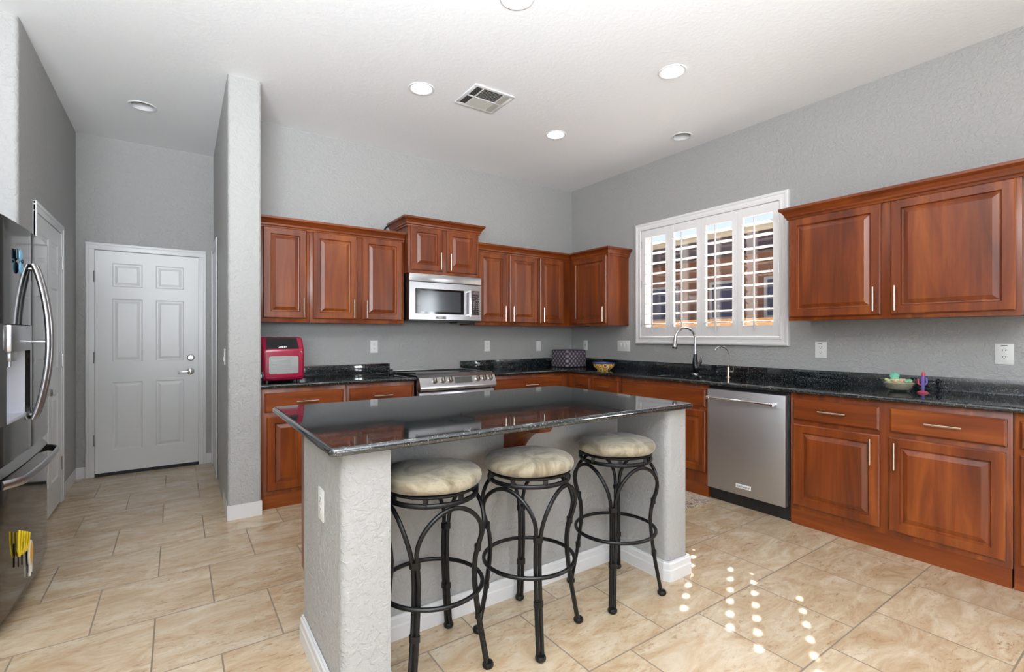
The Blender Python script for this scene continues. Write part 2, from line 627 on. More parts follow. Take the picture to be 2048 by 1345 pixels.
# baseboards (three-step profile)
BB = [(0, 0), (0.016, 0), (0.016, 0.055), (0.013, 0.062), (0.013, 0.088), (0.008, 0.094), (0.008, 0.10), (0, 0.10)]
def baseboard(mb, path, closed=False):
    """sweep the profile along a plan path; room side is to the right of travel"""
    n = len(path)
    rings = []
    for i in range(n):
        p = Vector(path[i])
        d0 = (p-Vector(path[i-1])).normalized() if i > 0 else None
        d1 = (Vector(path[i+1])-p).normalized() if i < n-1 else None
        if d0 is None: d0 = d1
        if d1 is None: d1 = d0
        n0 = Vector((d0.y, -d0.x)); n1 = Vector((d1.y, -d1.x))
        nn = (n0+n1).normalized()
        k = 1/max(0.35, nn.dot(n0))
        rings.append([mb.bm.verts.new((p.x+nn.x*a*k, p.y+nn.y*a*k, b)) for a, b in BB])
    for A, B in zip(rings, rings[1:]):
        for i in range(len(BB)):
            j = (i+1) % len(BB)
            mb.bm.faces.new((A[i], A[j], B[j], B[i]))
    mb.bm.faces.new(rings[0]); mb.bm.faces.new(rings[-1][::-1])
mb = MB()
baseboard(mb, [(-3.541, -0.64), (-3.541, -0.704), (-3.756, -0.704), (-3.736, 0.46)])
obj('baseboard_pier', mb, WHITE, kind='structure', smooth=0)
mb = MB()
baseboard(mb, [(-3.737, 1.168), (-3.80, 1.168)])
obj('baseboard_hall_end', mb, WHITE, kind='structure', smooth=0)
mb = MB()
baseboard(mb, [(-4.70, 1.168), (-4.768, 1.168), (-4.768, 0.512)])
obj('baseboard_hall_left', mb, WHITE, kind='structure', smooth=0)
# thin caulk bead / door stop spring is part of the hall corner

# ------------------------------------------------------------------ doors
def casing(mb, m, u0, u1, top, width=0.062):
    """door trim: two legs and a head, with a stepped face"""
    for a, b in ((u0, u0+width), (u1-width, u1)):
        mb.mbox(m, a, b, 0, top-width, 0.0005, 0.014, 0.002)
        s = 1 if a == u0 else -1
        o = a if s == 1 else b
        mb.mbox(m, o, o+s*0.022, 0, top-0.0221, 0.0006, 0.020, 0.004)
    mb.mbox(m, u0, u1, top-width+0.0001, top, 0.0005, 0.0139, 0.002)
    mb.mbox(m, u0, u1, top-0.022, top, 0.0006, 0.0201, 0.004)

def six_panel(mb, m, u0, u1, v0, v1, t0, t1, cols, rows):
    """moulded slab: flat face with raised-panel recesses"""
    us = sorted({u0, u1, *[c for p in cols for c in p]})
    vs = sorted({v0, v1, *[c for p in rows for c in p]})
    for i in range(len(us)-1):
        for j in range(len(vs)-1):
            a0, a1, b0, b1 = us[i], us[i+1], vs[j], vs[j+1]
            if (a0, a1) in cols and (b0, b1) in rows:
                mb.nested(m, a0, a1, b0, b1, [(0, t1), (0.010, t1-0.007), (0.020, t1-0.007), (0.042, t1-0.0015)])
            else:
                mb.poly([m(a0, b0, t1), m(a1, b0, t1), m(a1, b1, t1), m(a0, b1, t1)])
    for (A, B) in (((u0, v0), (u1, v0)), ((u1, v0), (u1, v1)), ((u1, v1), (u0, v1)), ((u0, v1), (u0, v0))):
        mb.poly([m(*A, t1), m(*B, t1), m(*B, t0), m(*A, t0)])
    mb.poly([m(u0, v0, t0), m(u1, v0, t0), m(u1, v1, t0), m(u0, v1, t0)])
    bmesh.ops.remove_doubles(mb.bm, verts=mb.bm.verts, dist=0.0001)

def hinges(name, m, u, zs, parent, w=0.014):
    for z in zs:
        hb = MB()
        hb.tube([m(u, z-0.05, w), m(u, z+0.05, w)], 0.007, 8)
        hb.mbox(m, u-0.016, u+0.016, z-0.048, z+0.048, w-0.010, w-0.005)
        obj(name, hb, STEEL, parent)

# end-of-hall door
d1 = thing('door_1', None, None, (-4.25, 1.17, 0)); d1['kind'] = 'structure'
mb = MB(); casing(mb, M_end, -4.705, -3.798, 2.105)
obj('door_frame', mb, WHITE, d1)
mb = MB(); six_panel(mb, M_end, -4.640, -3.862, 0.030, 2.035, 0.001, 0.010,
    [(-4.522, -4.300), (-4.202, -3.980)], [(0.225, 0.845), (1.030, 1.605), (1.715, 1.930)])
obj('door_slab', mb, WHITE, d1, smooth=0)
mb = MB(); mb.mbox(M_end, -4.643, -3.859, 0.001, 0.029, 0.001, 0.012)
obj('door_sweep', mb, DARK, d1)
hinges('hinge', M_end, -4.645, (0.33, 1.07, 1.80), d1)
mb = MB()
mb.lathe(M_end(-3.928, 0.922, 0.010), [(0.0, 0.0), (0.032, 0.0), (0.032, 0.006), (0.024, 0.010), (0.012, 0.014), (0.012, 0.045), (0.0, 0.047)], 24, axis=(0,-1,0))
mb.tube([M_end(-3.928, 0.922, 0.050), M_end(-3.960, 0.920, 0.054), M_end(-4.000, 0.918, 0.050), M_end(-4.030, 0.914, 0.045)], 0.009, 10, flat=0.7)
obj('lever_handle', mb, CHROME, d1)
mb = MB()
mb.lathe(M_end(-3.925, 1.055, 0.010), [(0.0, 0.0), (0.031, 0.0), (0.031, 0.010), (0.022, 0.018), (0.0, 0.019)], 24, axis=(0,-1,0))
mb.mbox(M_end, -3.930, -3.920, 1.038, 1.072, 0.026, 0.040, 0.002)
obj('deadbolt', mb, CHROME, d1)

# pantry door in the hall's left wall
d2 = thing('door_2', None, None, (-4.77, 0.06, 0)); d2['kind'] = 'structure'
mb = MB(); casing(mb, M_left, -0.388, 0.510, 2.105)
obj('door_frame', mb, WHITE, d2)
mb = MB(); six_panel(mb, M_left, -0.325, 0.447, 0.020, 2.038, 0.001, 0.010,
    [(-0.205, 0.010), (0.110, 0.327)], [(0.225, 0.845), (1.030, 1.605), (1.715, 1.930)])
obj('door_slab', mb, WHITE, d2, smooth=0)
hinges('hinge', M_left, 0.452, (0.30, 1.08, 1.82), d2)
mb = MB()
mb.lathe(M_left(-0.262, 0.90, 0.010), [(0.0, 0.0), (0.030, 0.0), (0.028, 0.007), (0.011, 0.012), (0.011, 0.032), (0.024, 0.042), (0.027, 0.055), (0.018, 0.066), (0.0, 0.068)], 24, axis=(1,0,0))
obj('door_knob', mb, CHROME, d2)

# door at the far right of the hall
d3 = thing('door_3', None, None, (-3.735, 0.80, 0)); d3['kind'] = 'structure'
mb = MB(); casing(mb, M_hr, 0.470, 1.155, 2.14)
obj('door_frame', mb, WHITE, d3)
mb = MB(); mb.mbox(M_hr, 0.535, 1.090, 0.02, 2.07, 0.001, 0.010)
obj('door_slab', mb, WHITE, d3)

# ================================================================== ceiling fixtures
LABELS = ['lit round downlight nearest the ceiling vent, on the side toward the tall pier',
          'lit round downlight nearest the corner where the two grey walls meet',
          'lit round downlight between the window wall and the island, beside no vent',
          'lit round downlight cut off by the top edge of the photo',
          'unlit round downlight close to the wall above the window',
          'unlit round downlight in the ceiling of the hall']
BAFFLE = mat('white_downlight_baffle', L(205, 205, 205), 0.5)
for (x, y, lit), lab in zip(LIGHTS, LABELS):
    t = thing('recessed_downlight', lab, 'light', (x, y, H), 'lit downlights over the island' if lit else 'unlit downlights')
    mb = MB()
    mb.lathe((x, y, H), [(LR-0.004, 0.02), (LR-0.004, -0.003), (LR+0.002, -0.006), (LR+0.012, -0.006), (LR+0.016, -0.0005)], 40, cap=False)
    obj('trim_ring', mb, WHITE, t)
    mb = MB()
    mb.lathe((x, y, H), [(LR-0.005, 0.0), (LR-0.008, 0.03), (0.056, 0.11), (0.056, 0.12), (0, 0.12)] if not lit else
             [(LR-0.005, 0.0), (LR-0.006, 0.02), (LR-0.008, 0.024), (0, 0.024)], 40, cap=False)
    obj('baffle', mb, BAFFLE, t)
    mb = MB()
    if lit: mb.lathe((x, y, H), [(LR-0.007, 0.004), (LR-0.02, 0.001), (0, 0.0)], 40, cap=False)
    else: mb.lathe((x, y, H+0.085), [(0.0, -0.006), (0.03, -0.002), (0.048, 0.012), (0.05, 0.03)], 32, cap=False)
    obj('lamp_lens', mb, LENS if lit else WHITE, t)

# ceiling vent
def vent():
    x0, x1, y0, y1 = -2.29, -1.95, -1.55, -1.22
    t = thing('ceiling_vent', 'square white metal air vent in the ceiling among the downlights', 'vent', ((x0+x1)/2, (y0+y1)/2, H))
    z = H-0.0005
    m = lambda a, b, c: (a, b, z-c)
    mb = MB()
    mb.box((x0, y0, z-0.008), (x1, y0+0.028, z), 0.002)
    mb.box((x0, y1-0.028, z-0.008), (x1, y1, z), 0.002)
    mb.box((x0, y0+0.028, z-0.008), (x0+0.028, y1-0.028, z), 0.002)
    mb.box((x1-0.028, y0+0.028, z-0.008), (x1, y1-0.028, z), 0.002)
    xm, ym = (x0+x1)/2, (y0+y1)/2
    mb.box((x0+0.08, y0+0.028, z-0.010), (x0+0.086, y1-0.028, z-0.002))
    mb.box((x1-0.086, y0+0.028, z-0.010), (x1-0.08, y1-0.028, z-0.002))
    mb.box((x0+0.028, ym-0.004, z-0.010), (x1-0.028, ym+0.004, z-0.002))
    obj('vent_frame', mb, WHITE, t)
    mb = MB(); mb.box((x0+0.02, y0+0.02, z-0.0015), (x1-0.02, y1-0.02, z-0.0003))  # dark sheet stands in for the unlit duct, its shade painted
    obj('duct_shade_sheet', mb, mat('duct_shade_tone', L(46, 44, 40), 0.8), t)
    mb = MB()
    def slat(cx, cy, lx, ly, tilt, along):
        # angled blade
        h = 0.008
        if along == 'x':
            p = [(cx-lx, cy-tilt, z-0.002), (cx+lx, cy-tilt, z-0.002), (cx+lx, cy+tilt, z-0.002-h), (cx-lx, cy+tilt, z-0.002-h)]
        else:
            p = [(cx-tilt, cy-ly, z-0.002), (cx-tilt, cy+ly, z-0.002), (cx+tilt, cy+ly, z-0.002-h), (cx+tilt, cy-ly, z-0.002-h)]
        q = [(a, b, c-0.0012) for a, b, c in p]
        mb.poly(p); mb.poly(q[::-1])
        for i in range(4):
            j = (i+1) % 4
            mb.poly([p[i], p[j], q[j], q[i]])
    hy = (y1-y0)/4-0.016
    for i in range(4):
        for cy in (ym-hy-0.004, ym+hy+0.004):
            slat(x0+0.036+i*0.012, cy, 0, hy, -0.004, 'y')
            slat(x1-0.036-i*0.012, cy, 0, hy, 0.004, 'y')
    for i in range(8):
        slat(xm, ym+0.014+i*0.0155, (x1-x0)/2-0.088, 0, 0.005, 'x')
        slat(xm, ym-0.014-i*0.0155, (x1-x0)/2-0.088, 0, -0.005, 'x')
    obj('vent_blades', mb, mat('grey_blade_metal', L(168, 164, 156), 0.45), t, smooth=0)  # vent blades toned greyer than the white frame
    for (a, b) in ((xm, y0+0.014), (xm, y1-0.014)):
        mb = MB()
        mb.lathe((a, b, z-0.008), [(0, -0.002), (0.004, -0.001), (0.0045, 0)], 12)
        obj('screw', mb, STEEL, t)
vent()

# ================================================================== cabinets
DS = [(0.0, 0.0), (0.0, 0.014), (0.007, 0.020), (0.052, 0.020), (0.058, 0.009), (0.064, 0.008), (0.090, 0.0185)]
def panel_door(m, u0, u1, v0, v1, w0, parent, handle=None, name='door', label=None):
    """raised-panel door; handle = ('v', u, zc) upright or ('h', uc, z) level bar pull"""
    mb = MB()
    mb.nested(m, u0, u1, v0, v1, [(a, w0+b) for a, b in DS])
    mb.poly([m(u0, v0, w0), m(u1, v0, w0), m(u1, v1, w0), m(u0, v1, w0)])
    bmesh.ops.remove_doubles(mb.bm, verts=mb.bm.verts, dist=0.0001)
    o = obj(name, mb, CHERRY, parent, smooth=0)
    if handle: pull(m, handle, w0+0.020, o)
    return o

def drawer_front(m, u0, u1, v0, v1, w0, parent, handle=None, name='drawer'):
    mb = MB()
    mb.nested(m, u0, u1, v0, v1, [(0, w0), (0, w0+0.012), (0.010, w0+0.020)])
    mb.poly([m(u0, v0, w0), m(u1, v0, w0), m(u1, v1, w0), m(u0, v1, w0)])
    bmesh.ops.remove_doubles(mb.bm, verts=mb.bm.verts, dist=0.0001)
    o = obj(name, mb, CHERRYX if m is M_back else CHERRYY, parent, smooth=0)
    if handle: pull(m, handle, w0+0.020, o)
    return o

def pull(m, h, w, parent, ln=0.156):
    mb = MB()
    k, a, b = h
    if k == 'v':
        mb.tube([m(a, b-ln/2, w+0.028), m(a, b+ln/2, w+0.028)], 0.006, 10)
        for s in (-0.048, 0.048): mb.tube([m(a, b+s, w-0.001), m(a, b+s, w+0.028)], 0.005, 8)
    else:
        mb.tube([m(a-ln/2, b, w+0.028), m(a+ln/2, b, w+0.028)], 0.006, 10)
        for s in (-0.048, 0.048): mb.tube([m(a+s, b, w-0.001), m(a+s, b, w+0.028)], 0.005, 8)
    return obj('bar_pull', mb, NICKEL, parent)

CROWN = [(0.0, 0.0), (0.010, 0.0), (0.012, 0.012), (0.020, 0.020), (0.022, 0.032), (0.034, 0.052), (0.048, 0.064), (0.052, 0.068), (0.052, 0.084), (0.0, 0.084)]
def crown(path, z, parent, mtl, flip=1):
    """moulding swept along a plan path; out is to the right of travel (times flip)"""
    mb = MB(); n = len(path); rings = []
    for i in range(n):
        p = Vector(path[i])
        d0 = (p-Vector(path[i-1])).normalized() if i > 0 else None
        d1 = (Vector(path[i+1])-p).normalized() if i < n-1 else None
        d0 = d0 or d1; d1 = d1 or d0
        n0 = Vector((d0.y, -d0.x))*flip; n1 = Vector((d1.y, -d1.x))*flip
        nn = (n0+n1).normalized(); k = 1/nn.dot(n0)
        rings.append([mb.bm.verts.new((p.x+nn.x*a*k, p.y+nn.y*a*k, z+b)) for a, b in CROWN])
    for A, B in zip(rings, rings[1:]):
        for i in range(len(CROWN)):
            j = (i+1) % len(CROWN)
            mb.bm.faces.new((A[i], A[j], B[j], B[i]))
    mb.bm.faces.new(rings[0]); mb.bm.faces.new(rings[-1][::-1])
    return obj('crown_molding', mb, mtl, parent, smooth=0)

UB, UT = 1.376, 2.118          # wall cabinets: bottom, underside of crown
G = 0.0015
def upper(label, m, u0, u1, depth, doors, ub=UB, ut=UT, group=None):
    c = m((u0+u1)/2, ub, depth/2)
    t = thing('wall_cabinet', label, 'cabinet', c, group)
    mb = MB(); mb.mbox(m, u0+G, u1-G, ub+0.004, ut+0.07, 0.001, depth-0.02)
    obj('carcass', mb, CHERRY, t)
    mb = MB()
    # face frame: two stiles, rails and the mullion between doors
    mb.mbox(m, u0+G, u1-G, ub, ut+0.02, depth-0.0199, depth, 0.001)
    obj('face_frame', mb, CHERRY, t)
    for (a, b, v0, v1, hd) in doors:
        panel_door(m, a, b, v0, v1, depth+0.0005, t, hd)
    return t

def hz(a): return 1.497
A = upper('cherry wall cabinet with one door, right against the pier above the pink oven', M_back, -3.540, -3.142, 0.32,
          [(-3.486, -3.167, 1.408, 2.124, ('v', -3.195, 1.497))])
crown([(-3.540, -0.32), (-3.1415, -0.32)], UT, A, CHERRYX)
B = upper('cherry wall cabinet with two doors, left of the microwave', M_back, -3.141, -2.330, 0.32,
          [(-3.119, -2.760, 1.408, 2.124, ('v', -2.790, 1.497)), (-2.714, -2.352, 1.408, 2.124, ('v', -2.682, 1.497))])
crown([(-3.1410, -0.32), (-2.330, -0.32)], UT, B, CHERRYX)
Cc = upper('short deep cherry cabinet above the microwave, taller than its neighbours', M_back, -2.325, -1.584, 0.40,
           [(-2.300, -1.985, 1.868, 2.266, ('v', -2.012, 1.962)), (-1.935, -1.612, 1.868, 2.266, ('v', -1.908, 1.962))], 1.838, 2.262)
crown([(-2.325, -0.005), (-2.325, -0.40), (-1.584, -0.40), (-1.584, -0.005)], 2.262, Cc, CHERRYX)
D = upper('cherry wall cabinet with two doors, right of the microwave', M_back, -1.579, -0.781, 0.32,
          [(-1.545, -1.204, 1.408, 2.118, ('v', -1.232, 1.497)), (-1.164, -0.797, 1.408, 2.118, ('v', -1.132, 1.497))])
crown([(-1.579, -0.32), (-0.7805, -0.32)], UT, D, CHERRYX)
E_ = upper('narrow one-door cherry wall cabinet ending in the room corner', M_back, -0.780, -0.003, 0.32,
           [(-0.760, -0.425, 1.408, 2.118, ('v', -0.728, 1.497))])
crown([(-0.780, -0.32), (-0.3205, -0.32)], UT, E_, CHERRYX)
Fc = upper('one-door cherry wall cabinet on the window wall, next to the corner', M_right, -0.922, -0.3225, 0.32,
           [(-0.912, -0.383, 1.404, 2.118, ('v', -0.884, 1.497))])
crown([(-0.32, -0.3735), (-0.32, -0.922), (-0.003, -0.922)], UT, Fc, CHERRYY)
Gc = upper('wide two-door cherry wall cabinet between the window and the photo edge', M_right, -3.948, -2.745, 0.32,
           [(-3.318, -2.757, 1.402, 2.116, ('v', -3.286, 1.502)), (-3.925, -3.371, 1.402, 2.116, ('v', -3.400, 1.502))])
crown([(-0.003, -2.745), (-0.32, -2.745), (-0.32, -3.948), (-0.003, -3.948)], UT, Gc, CHERRYY)

CT = 0.914; CB = 0.884       # counter top, underside
def base(label, m, u0, u1, fronts, group=None, depth=0.61, toe=True, low=False):
    c = m((u0+u1)/2, 0, depth/2)
    t = thing('base_cabinet', label, 'cabinet', c, group)
    top = CB-0.001 if not low else 0.70
    mb = MB(); mb.mbox(m, u0+G, u1-G, 0.10, top, 0.001, depth-0.0205)
    obj('carcass', mb, CHERRY, t)
    mb = MB(); mb.mbox(m, u0+G, u1-G, 0.100, CB-0.001, depth-0.02, depth, 0.001)
    obj('face_frame', mb, CHERRY, t)
    mb = MB(); mb.mbox(m, u0+G+0.004, u1-G, 0.0, 0.0995, depth-0.06, depth-0.003)
    obj('toe_board', mb, CHERRYX if m is M_back else CHERRYY, t)
    for f in fronts:
        if f[0] == 'door': panel_door(m, f[1], f[2], f[3], f[4], depth+0.0005, t, f[5])
        elif f[0] == 'panel': drawer_front(m, f[1], f[2], f[3], f[4], depth+0.0005, t, None, 'false_front')
        else: drawer_front(m, f[1], f[2], f[3], f[4], depth+0.0005, t, f[5])
    return t
DZ0, DZ1, RZ0, RZ1 = 0.132, 0.677, 0.706, 0.846
base('cherry base cabinet with one long drawer, against the pier under the pink oven', M_back, -3.540, -2.931,
     [('drawer', -3.513, -2.955, RZ0, RZ1, ('h', -3.225, 0.776)), ('door', -3.500, -3.238, 0.10+0.03, DZ1, None),
      ('door', -3.225, -2.955, 0.10+0.03, DZ1, None)])
base('cherry base cabinet with one drawer, just left of the range', M_back, -2.930, -2.352,
     [('drawer', -2.906, -2.376, RZ0, RZ1, ('h', -2.640, 0.776)), ('door', -2.906, -2.645, 0.13, DZ1, None), ('door', -2.636, -2.376, 0.13, DZ1, None)])
base('cherry base cabinet with one drawer, between the range and the room corner', M_back, -1.576, -0.613,
     [('drawer', -1.545, -0.695, RZ0, RZ1, ('h', -1.115, 0.776)), ('door', -1.545, -1.125, 0.13, DZ1, None), ('door', -1.115, -0.695, 0.13, DZ1, None)])
base('narrowest cherry base cabinet, its small drawer beside the inner corner', M_right, -0.985, -0.003,
     [('drawer', -0.962, -0.735, RZ0, RZ1, ('h', -0.848, 0.776)), ('door', -0.962, -0.735, 0.13, DZ1, None)])
base('cherry base cabinet with a small drawer below the painted bowl', M_right, -1.372, -0.986,
     [('drawer', -1.352, -1.019, RZ0, RZ1, ('h', -1.186, 0.776)), ('door', -1.352, -1.019, 0.13, DZ1, ('v', -1.05, 0.57))])
base('cherry sink cabinet with a plain wide front panel, left of the dishwasher', M_right, -2.283, -1.373,
     [('panel', -2.262, -1.395, RZ0, RZ1), ('door', -2.262, -1.834, 0.19, DZ1, None), ('door', -1.823, -1.395, 0.19, DZ1, None)], low=True)
base('wide cherry base cabinet, two drawers over two doors, right of the dishwasher', M_right, -3.962, -2.896,
     [('drawer', -3.406, -2.919, RZ0, RZ1, ('h', -3.163, 0.777)), ('drawer', -3.941, -3.457, RZ0, RZ1, ('h', -3.700, 0.777)),
      ('door', -3.408, -2.920, DZ0, DZ1, ('v', -3.368, 0.575)), ('door', -3.937, -3.452, DZ0, DZ1, ('v', -3.486, 0.572))])
base('cherry base cabinet mostly cut off by the right edge of the photo', M_right, -4.58, -3.963,
     [('drawer', -4.555, -3.986, RZ0, RZ1, ('h', -4.27, 0.777)), ('door', -4.555, -3.986, DZ0, DZ1, ('v', -4.02, 0.575))])

# ------------------------------------------------------------------ worktops
def nose(mb, pts, r=0.0149):
    mb.tube(pts, r, 12)
SX0, SX1, SY0, SY1 = -0.545, -0.215, -2.17, -1.44        # sink cut-out
t = thing('granite_worktop', 'black speckled granite worktop along the window wall with the sink', 'worktop', (-0.33, -2.3, CB))
mb = MB(); zt = CT
E0 = -0.640
mb.box((-1.576, E0, CB), (-0.001, -0.001, CT))                       # back-wall leg as far as the range
mb.box((E0, SY1, CB), (-0.001, E0, CT))
mb.box((E0, SY0, CB), (SX0, SY1, CT))
mb.box((SX1, SY0, CB), (-0.001, SY1, CT))
mb.box((E0, -4.58, CB), (-0.001, SY0, CT))
nose(mb, [(-1.576, E0, CT-0.015), (E0-0.001, E0, CT-0.015)])
nose(mb, [(E0, E0, CT-0.015), (E0, -4.58, CT-0.015)])
obj('worktop_slab', mb, GRANITE, t, smooth=40)
t = thing('granite_backsplash', 'long black granite upstand along the foot of the corner walls', 'backsplash', (-0.02, -2.3, CT))
mb = MB()
mb.box((-1.576, -0.021, CT), (-0.001, -0.001, 1.003), 0.002)
mb.box((-0.021, -4.58, CT), (-0.001, -0.0215, 1.003), 0.002)
obj('upstand', mb, GRANITE, t)

t = thing('granite_worktop', 'short black granite worktop left of the range, under the pink oven', 'worktop', (-2.95, -0.33, CB))
mb = MB(); mb.box((-3.543, E0, CB), (-2.350, -0.001, CT))
nose(mb, [(-3.543, E0, CT-0.015), (-2.350, E0, CT-0.015)])
obj('worktop_slab', mb, GRANITE, t, smooth=40)
t = thing('granite_backsplash', 'short black granite upstand behind the pink oven', 'backsplash', (-2.95, -0.02, CT))
mb = MB(); mb.box((-3.5225, -0.021, CT), (-2.350, -0.001, 1.003), 0.002)
mb.box((-3.5435, -0.63, CT), (-3.523, -0.001, 1.003), 0.002)
obj('upstand', mb, GRANITE, t)

# ------------------------------------------------------------------ sink
t = thing('kitchen_sink', 'undermount steel sink set in the granite below the window', 'sink', ((SX0+SX1)/2, (SY0+SY1)/2, 0.70))
mb = MB()
g = 0.003
mb.nested(M_plan, SX0-g+0.004, SX1+g-0.004, SY0-g+0.004, SY1+g-0.004, [(0, CB-0.004), (0.004, CB-0.02), (0.012, 0.722), (0.030, 0.708)])
mb.nested(M_plan, SX0-g+0.004, SX1+g-0.004, SY0-g+0.004, SY1+g-0.004, [(0, CB-0.004), (-0.004, CB-0.02), (0.006, 0.716), (0.026, 0.702)])
bmesh.ops.remove_doubles(mb.bm, verts=mb.bm.verts, dist=0.0001)
obj('basin', mb, STEEL, t, smooth=30)
mb = MB(); mb.lathe(((SX0+SX1)/2, (SY0+SY1)/2, 0.7085), [(0, 0.001), (0.03, 0.001), (0.04, 0.004), (0.045, 0.0)], 24)
obj('drain', mb, CHROME, t)

# pull-down faucet
def arc_pts(fn, n): return [fn(i/(n-1)) for i in range(n)]
fx, fy = -0.16, -1.850
t = thing('kitchen_faucet', 'tall chrome arched faucet with a black body behind the sink', 'faucet', (fx, fy, CT))
mb = MB(); mb.lathe((fx, fy, CT), [(0, 0), (0.032, 0), (0.033, 0.004), (0.030, 0.012), (0.0, 0.012)], 28)
obj('base_plate', mb, CHROME, t)
mb = MB(); mb.lathe((fx, fy, CT+0.012), [(0, 0), (0.022, 0), (0.025, 0.03), (0.027, 0.07), (0.024, 0.11), (0.017, 0.155), (0.0155, 0.175), (0, 0.175)], 28)
obj('body', mb, BLKGLOSS, t)
dirx, diry = -0.955, 0.295
def neck(s):
    if s < 0.32:
        return (fx, fy, CT+0.187+s/0.32*0.14)
    a = (s-0.32)/0.68*PI*0.93
    R = 0.105
    d = R-R*math.cos(a)
    return (fx+dirx*d, fy+diry*d, CT+0.327+0.100*math.sin(a))
mb = MB(); pts = arc_pts(neck, 26); mb.tube(pts, 0.0125, 14)
obj('neck', mb, CHROME, t)
e = Vector(pts[-1])
mb = MB(); dd = Vector((dirx*0.12, diry*0.12, -1)).normalized()
mb.tube([e - dd*0.01, e+dd*0.03, e+dd*0.07, e+dd*0.095], 0.016, 14, radii=[0.0135, 0.0165, 0.020, 0.021])
obj('spray_head', mb, CHROME, t)
mb = MB(); mb.tube([e+dd*0.095, e+dd*0.112], 0.0205, 14)
obj('spray_tip', mb, BLKPLA, t)
mb = MB()
mb.tube([(fx-0.005, fy-0.015, CT+0.065), (fx-0.012, fy-0.045, CT+0.085)], 0.016, 12, radii=[0.012, 0.017])
mb.tube([(fx-0.012, fy-0.045, CT+0.085), (fx-0.016, fy-0.066, CT+0.118), (fx-0.018, fy-0.076, CT+0.165)], 0.012, 12, radii=[0.018, 0.013, 0.007])
obj('lever', mb, CHROME, t)

# filtered-water tap
fx, fy = -0.17, -2.178
t = thing('filter_faucet', 'slim small chrome tap right of the main faucet', 'faucet', (fx, fy, CT))
mb = MB(); mb.lathe((fx, fy, CT), [(0, 0), (0.021, 0), (0.021, 0.006), (0.012, 0.010), (0.012, 0.075), (0.008, 0.085), (0, 0.085)], 20)
obj('body', mb, NICKEL, t)
def neck2(s):
    if s < 0.45: return (fx, fy, CT+0.08+s/0.45*0.12)
    a = (s-0.45)/0.55*PI*0.86
    d = 0.062*(1-math.cos(a))
    return (fx-0.86*d, fy+0.5*d, CT+0.20+0.062*math.sin(a))
mb = MB(); mb.tube(arc_pts(neck2, 22), 0.0062, 10)
obj('spout', mb, CHROME, t)
mb = MB(); mb.tube([(fx, fy-0.010, CT+0.05), (fx, fy-0.048, CT+0.05)], 0.007, 10)
mb.tube([(fx, fy-0.046, CT+0.047), (fx, fy-0.048, CT+0.095)], 0.004, 8)
obj('lever', mb, CHROME, t)

# ------------------------------------------------------------------ island
IX0, IX1, IYF, IYW, IYB = -3.600, -1.802, -2.930, -2.585, -2.365
t = thing('kitchen_island', 'grey plastered island with a cherry back and two wing columns', 'kitchen island', (-2.70, -2.45, 0))
mb = MB()
out = rounded([(IX0, IYB), (IX0, IYF), (IX0+0.165, IYF), (IX0+0.165, IYW), (-1.958, IYW), (-1.958, IYF), (IX1, IYF), (IX1, IYB)],
              [0, 0.028, 0.004, 0, 0, 0.035, 0.012, 0])
mb.prism(out, M_plan, 0.0, CB-0.001)
obj('plastered_wall', mb, WALL, t)
mb = MB()
mb.box((-3.530, IYB+0.001, 0.125), (-1.872, -1.962, CB-0.001), 0.002)
mb.box((-3.530, IYB+0.001, 0.0), (-1.872, -2.030, 0.1245))
obj('cabinet_back', mb, CHERRY, t)
mb = MB()
baseboard(mb, [(IX0-0.002, IYB), (IX0-0.002, IYF+0.012), (IX0+0.012, IYF-0.002), (IX0+0.165, IYF-0.002)])
baseboard(mb, [(IX0+0.167, IYF), (IX0+0.167, IYW-0.002), (-1.960, IYW-0.002), (-1.960, IYF+0.02), (-1.948, IYF-0.001), (-1.935, IYF-0.003), (IX1+0.002, IYF-0.003), (IX1+0.002, IYB)])
obj('baseboard', mb, WHITE, t, smooth=0)
mb = MB()
prof = [(IYW+0.002, CB-0.002), (IYW-0.285, CB-0.002), (IYW-0.285, CB-0.030)]
for k in range(13):
    a = k/12*PI/2
    prof.append((IYW-0.045-0.225*(1-math.sin(a)), CB-0.045-0.225*(1-math.cos(a))))
prof += [(IYW-0.045, CB-0.300), (IYW+0.002, CB-0.300)]
mb.prism(prof, lambda a, b, c: (c, a, b), -2.745, -2.675)
obj('corbel', mb, CHERRY, t, smooth=30)

t = thing('granite_countertop', 'large black granite slab on top of the island', 'countertop', (-2.73, -2.43, CB))
mb = MB()
out = rounded([(-3.637, -2.970), (-1.823, -2.970), (-1.823, -1.890), (-3.637, -1.890)], [0.012]*4)
mb.prism(out, M_plan, CB, CT)
ring = [(x, y, (CB+CT)/2) for x, y in out]
mb.tube(ring, 0.0149, 14, closed=True)
obj('slab', mb, GRANITE_ISLAND, t, smooth=50)

# ------------------------------------------------------------------ dishwasher
t = thing('dishwasher', 'stainless steel dishwasher under the worktop with a bar handle', 'dishwasher', (-0.33, -2.589, 0))
y0, y1 = -2.889, -2.289
mb = MB(); mb.box((-0.605, y0+0.002, 0.10), (-0.02, y1-0.002, CB-0.004))
obj('tub', mb, BLKPLA, t)
mb = MB(); mb.box((-0.645, y0+0.010, 0.098), (-0.606, y1-0.004, 0.858), 0.004)
obj('door', mb, STEELY, t)
mb = MB(); mb.box((-0.59, y0, 0.0), (-0.54, y1, 0.098))
obj('toe_kick', mb, BLKPLA, t)
mb = MB()
mb.tube([(-0.700, y0+0.075, 0.795), (-0.700, y1-0.045, 0.795)], 0.0125, 16)
for yy in (y0+0.075, y1-0.045):
    mb.tube([(-0.700, yy-0.011, 0.795), (-0.700, yy+0.011, 0.795)], 0.0155, 16)
    mb.tube([(-0.645, yy, 0.795), (-0.700, yy, 0.795)], 0.010, 12)
obj('bar_handle', mb, CHROME, t)
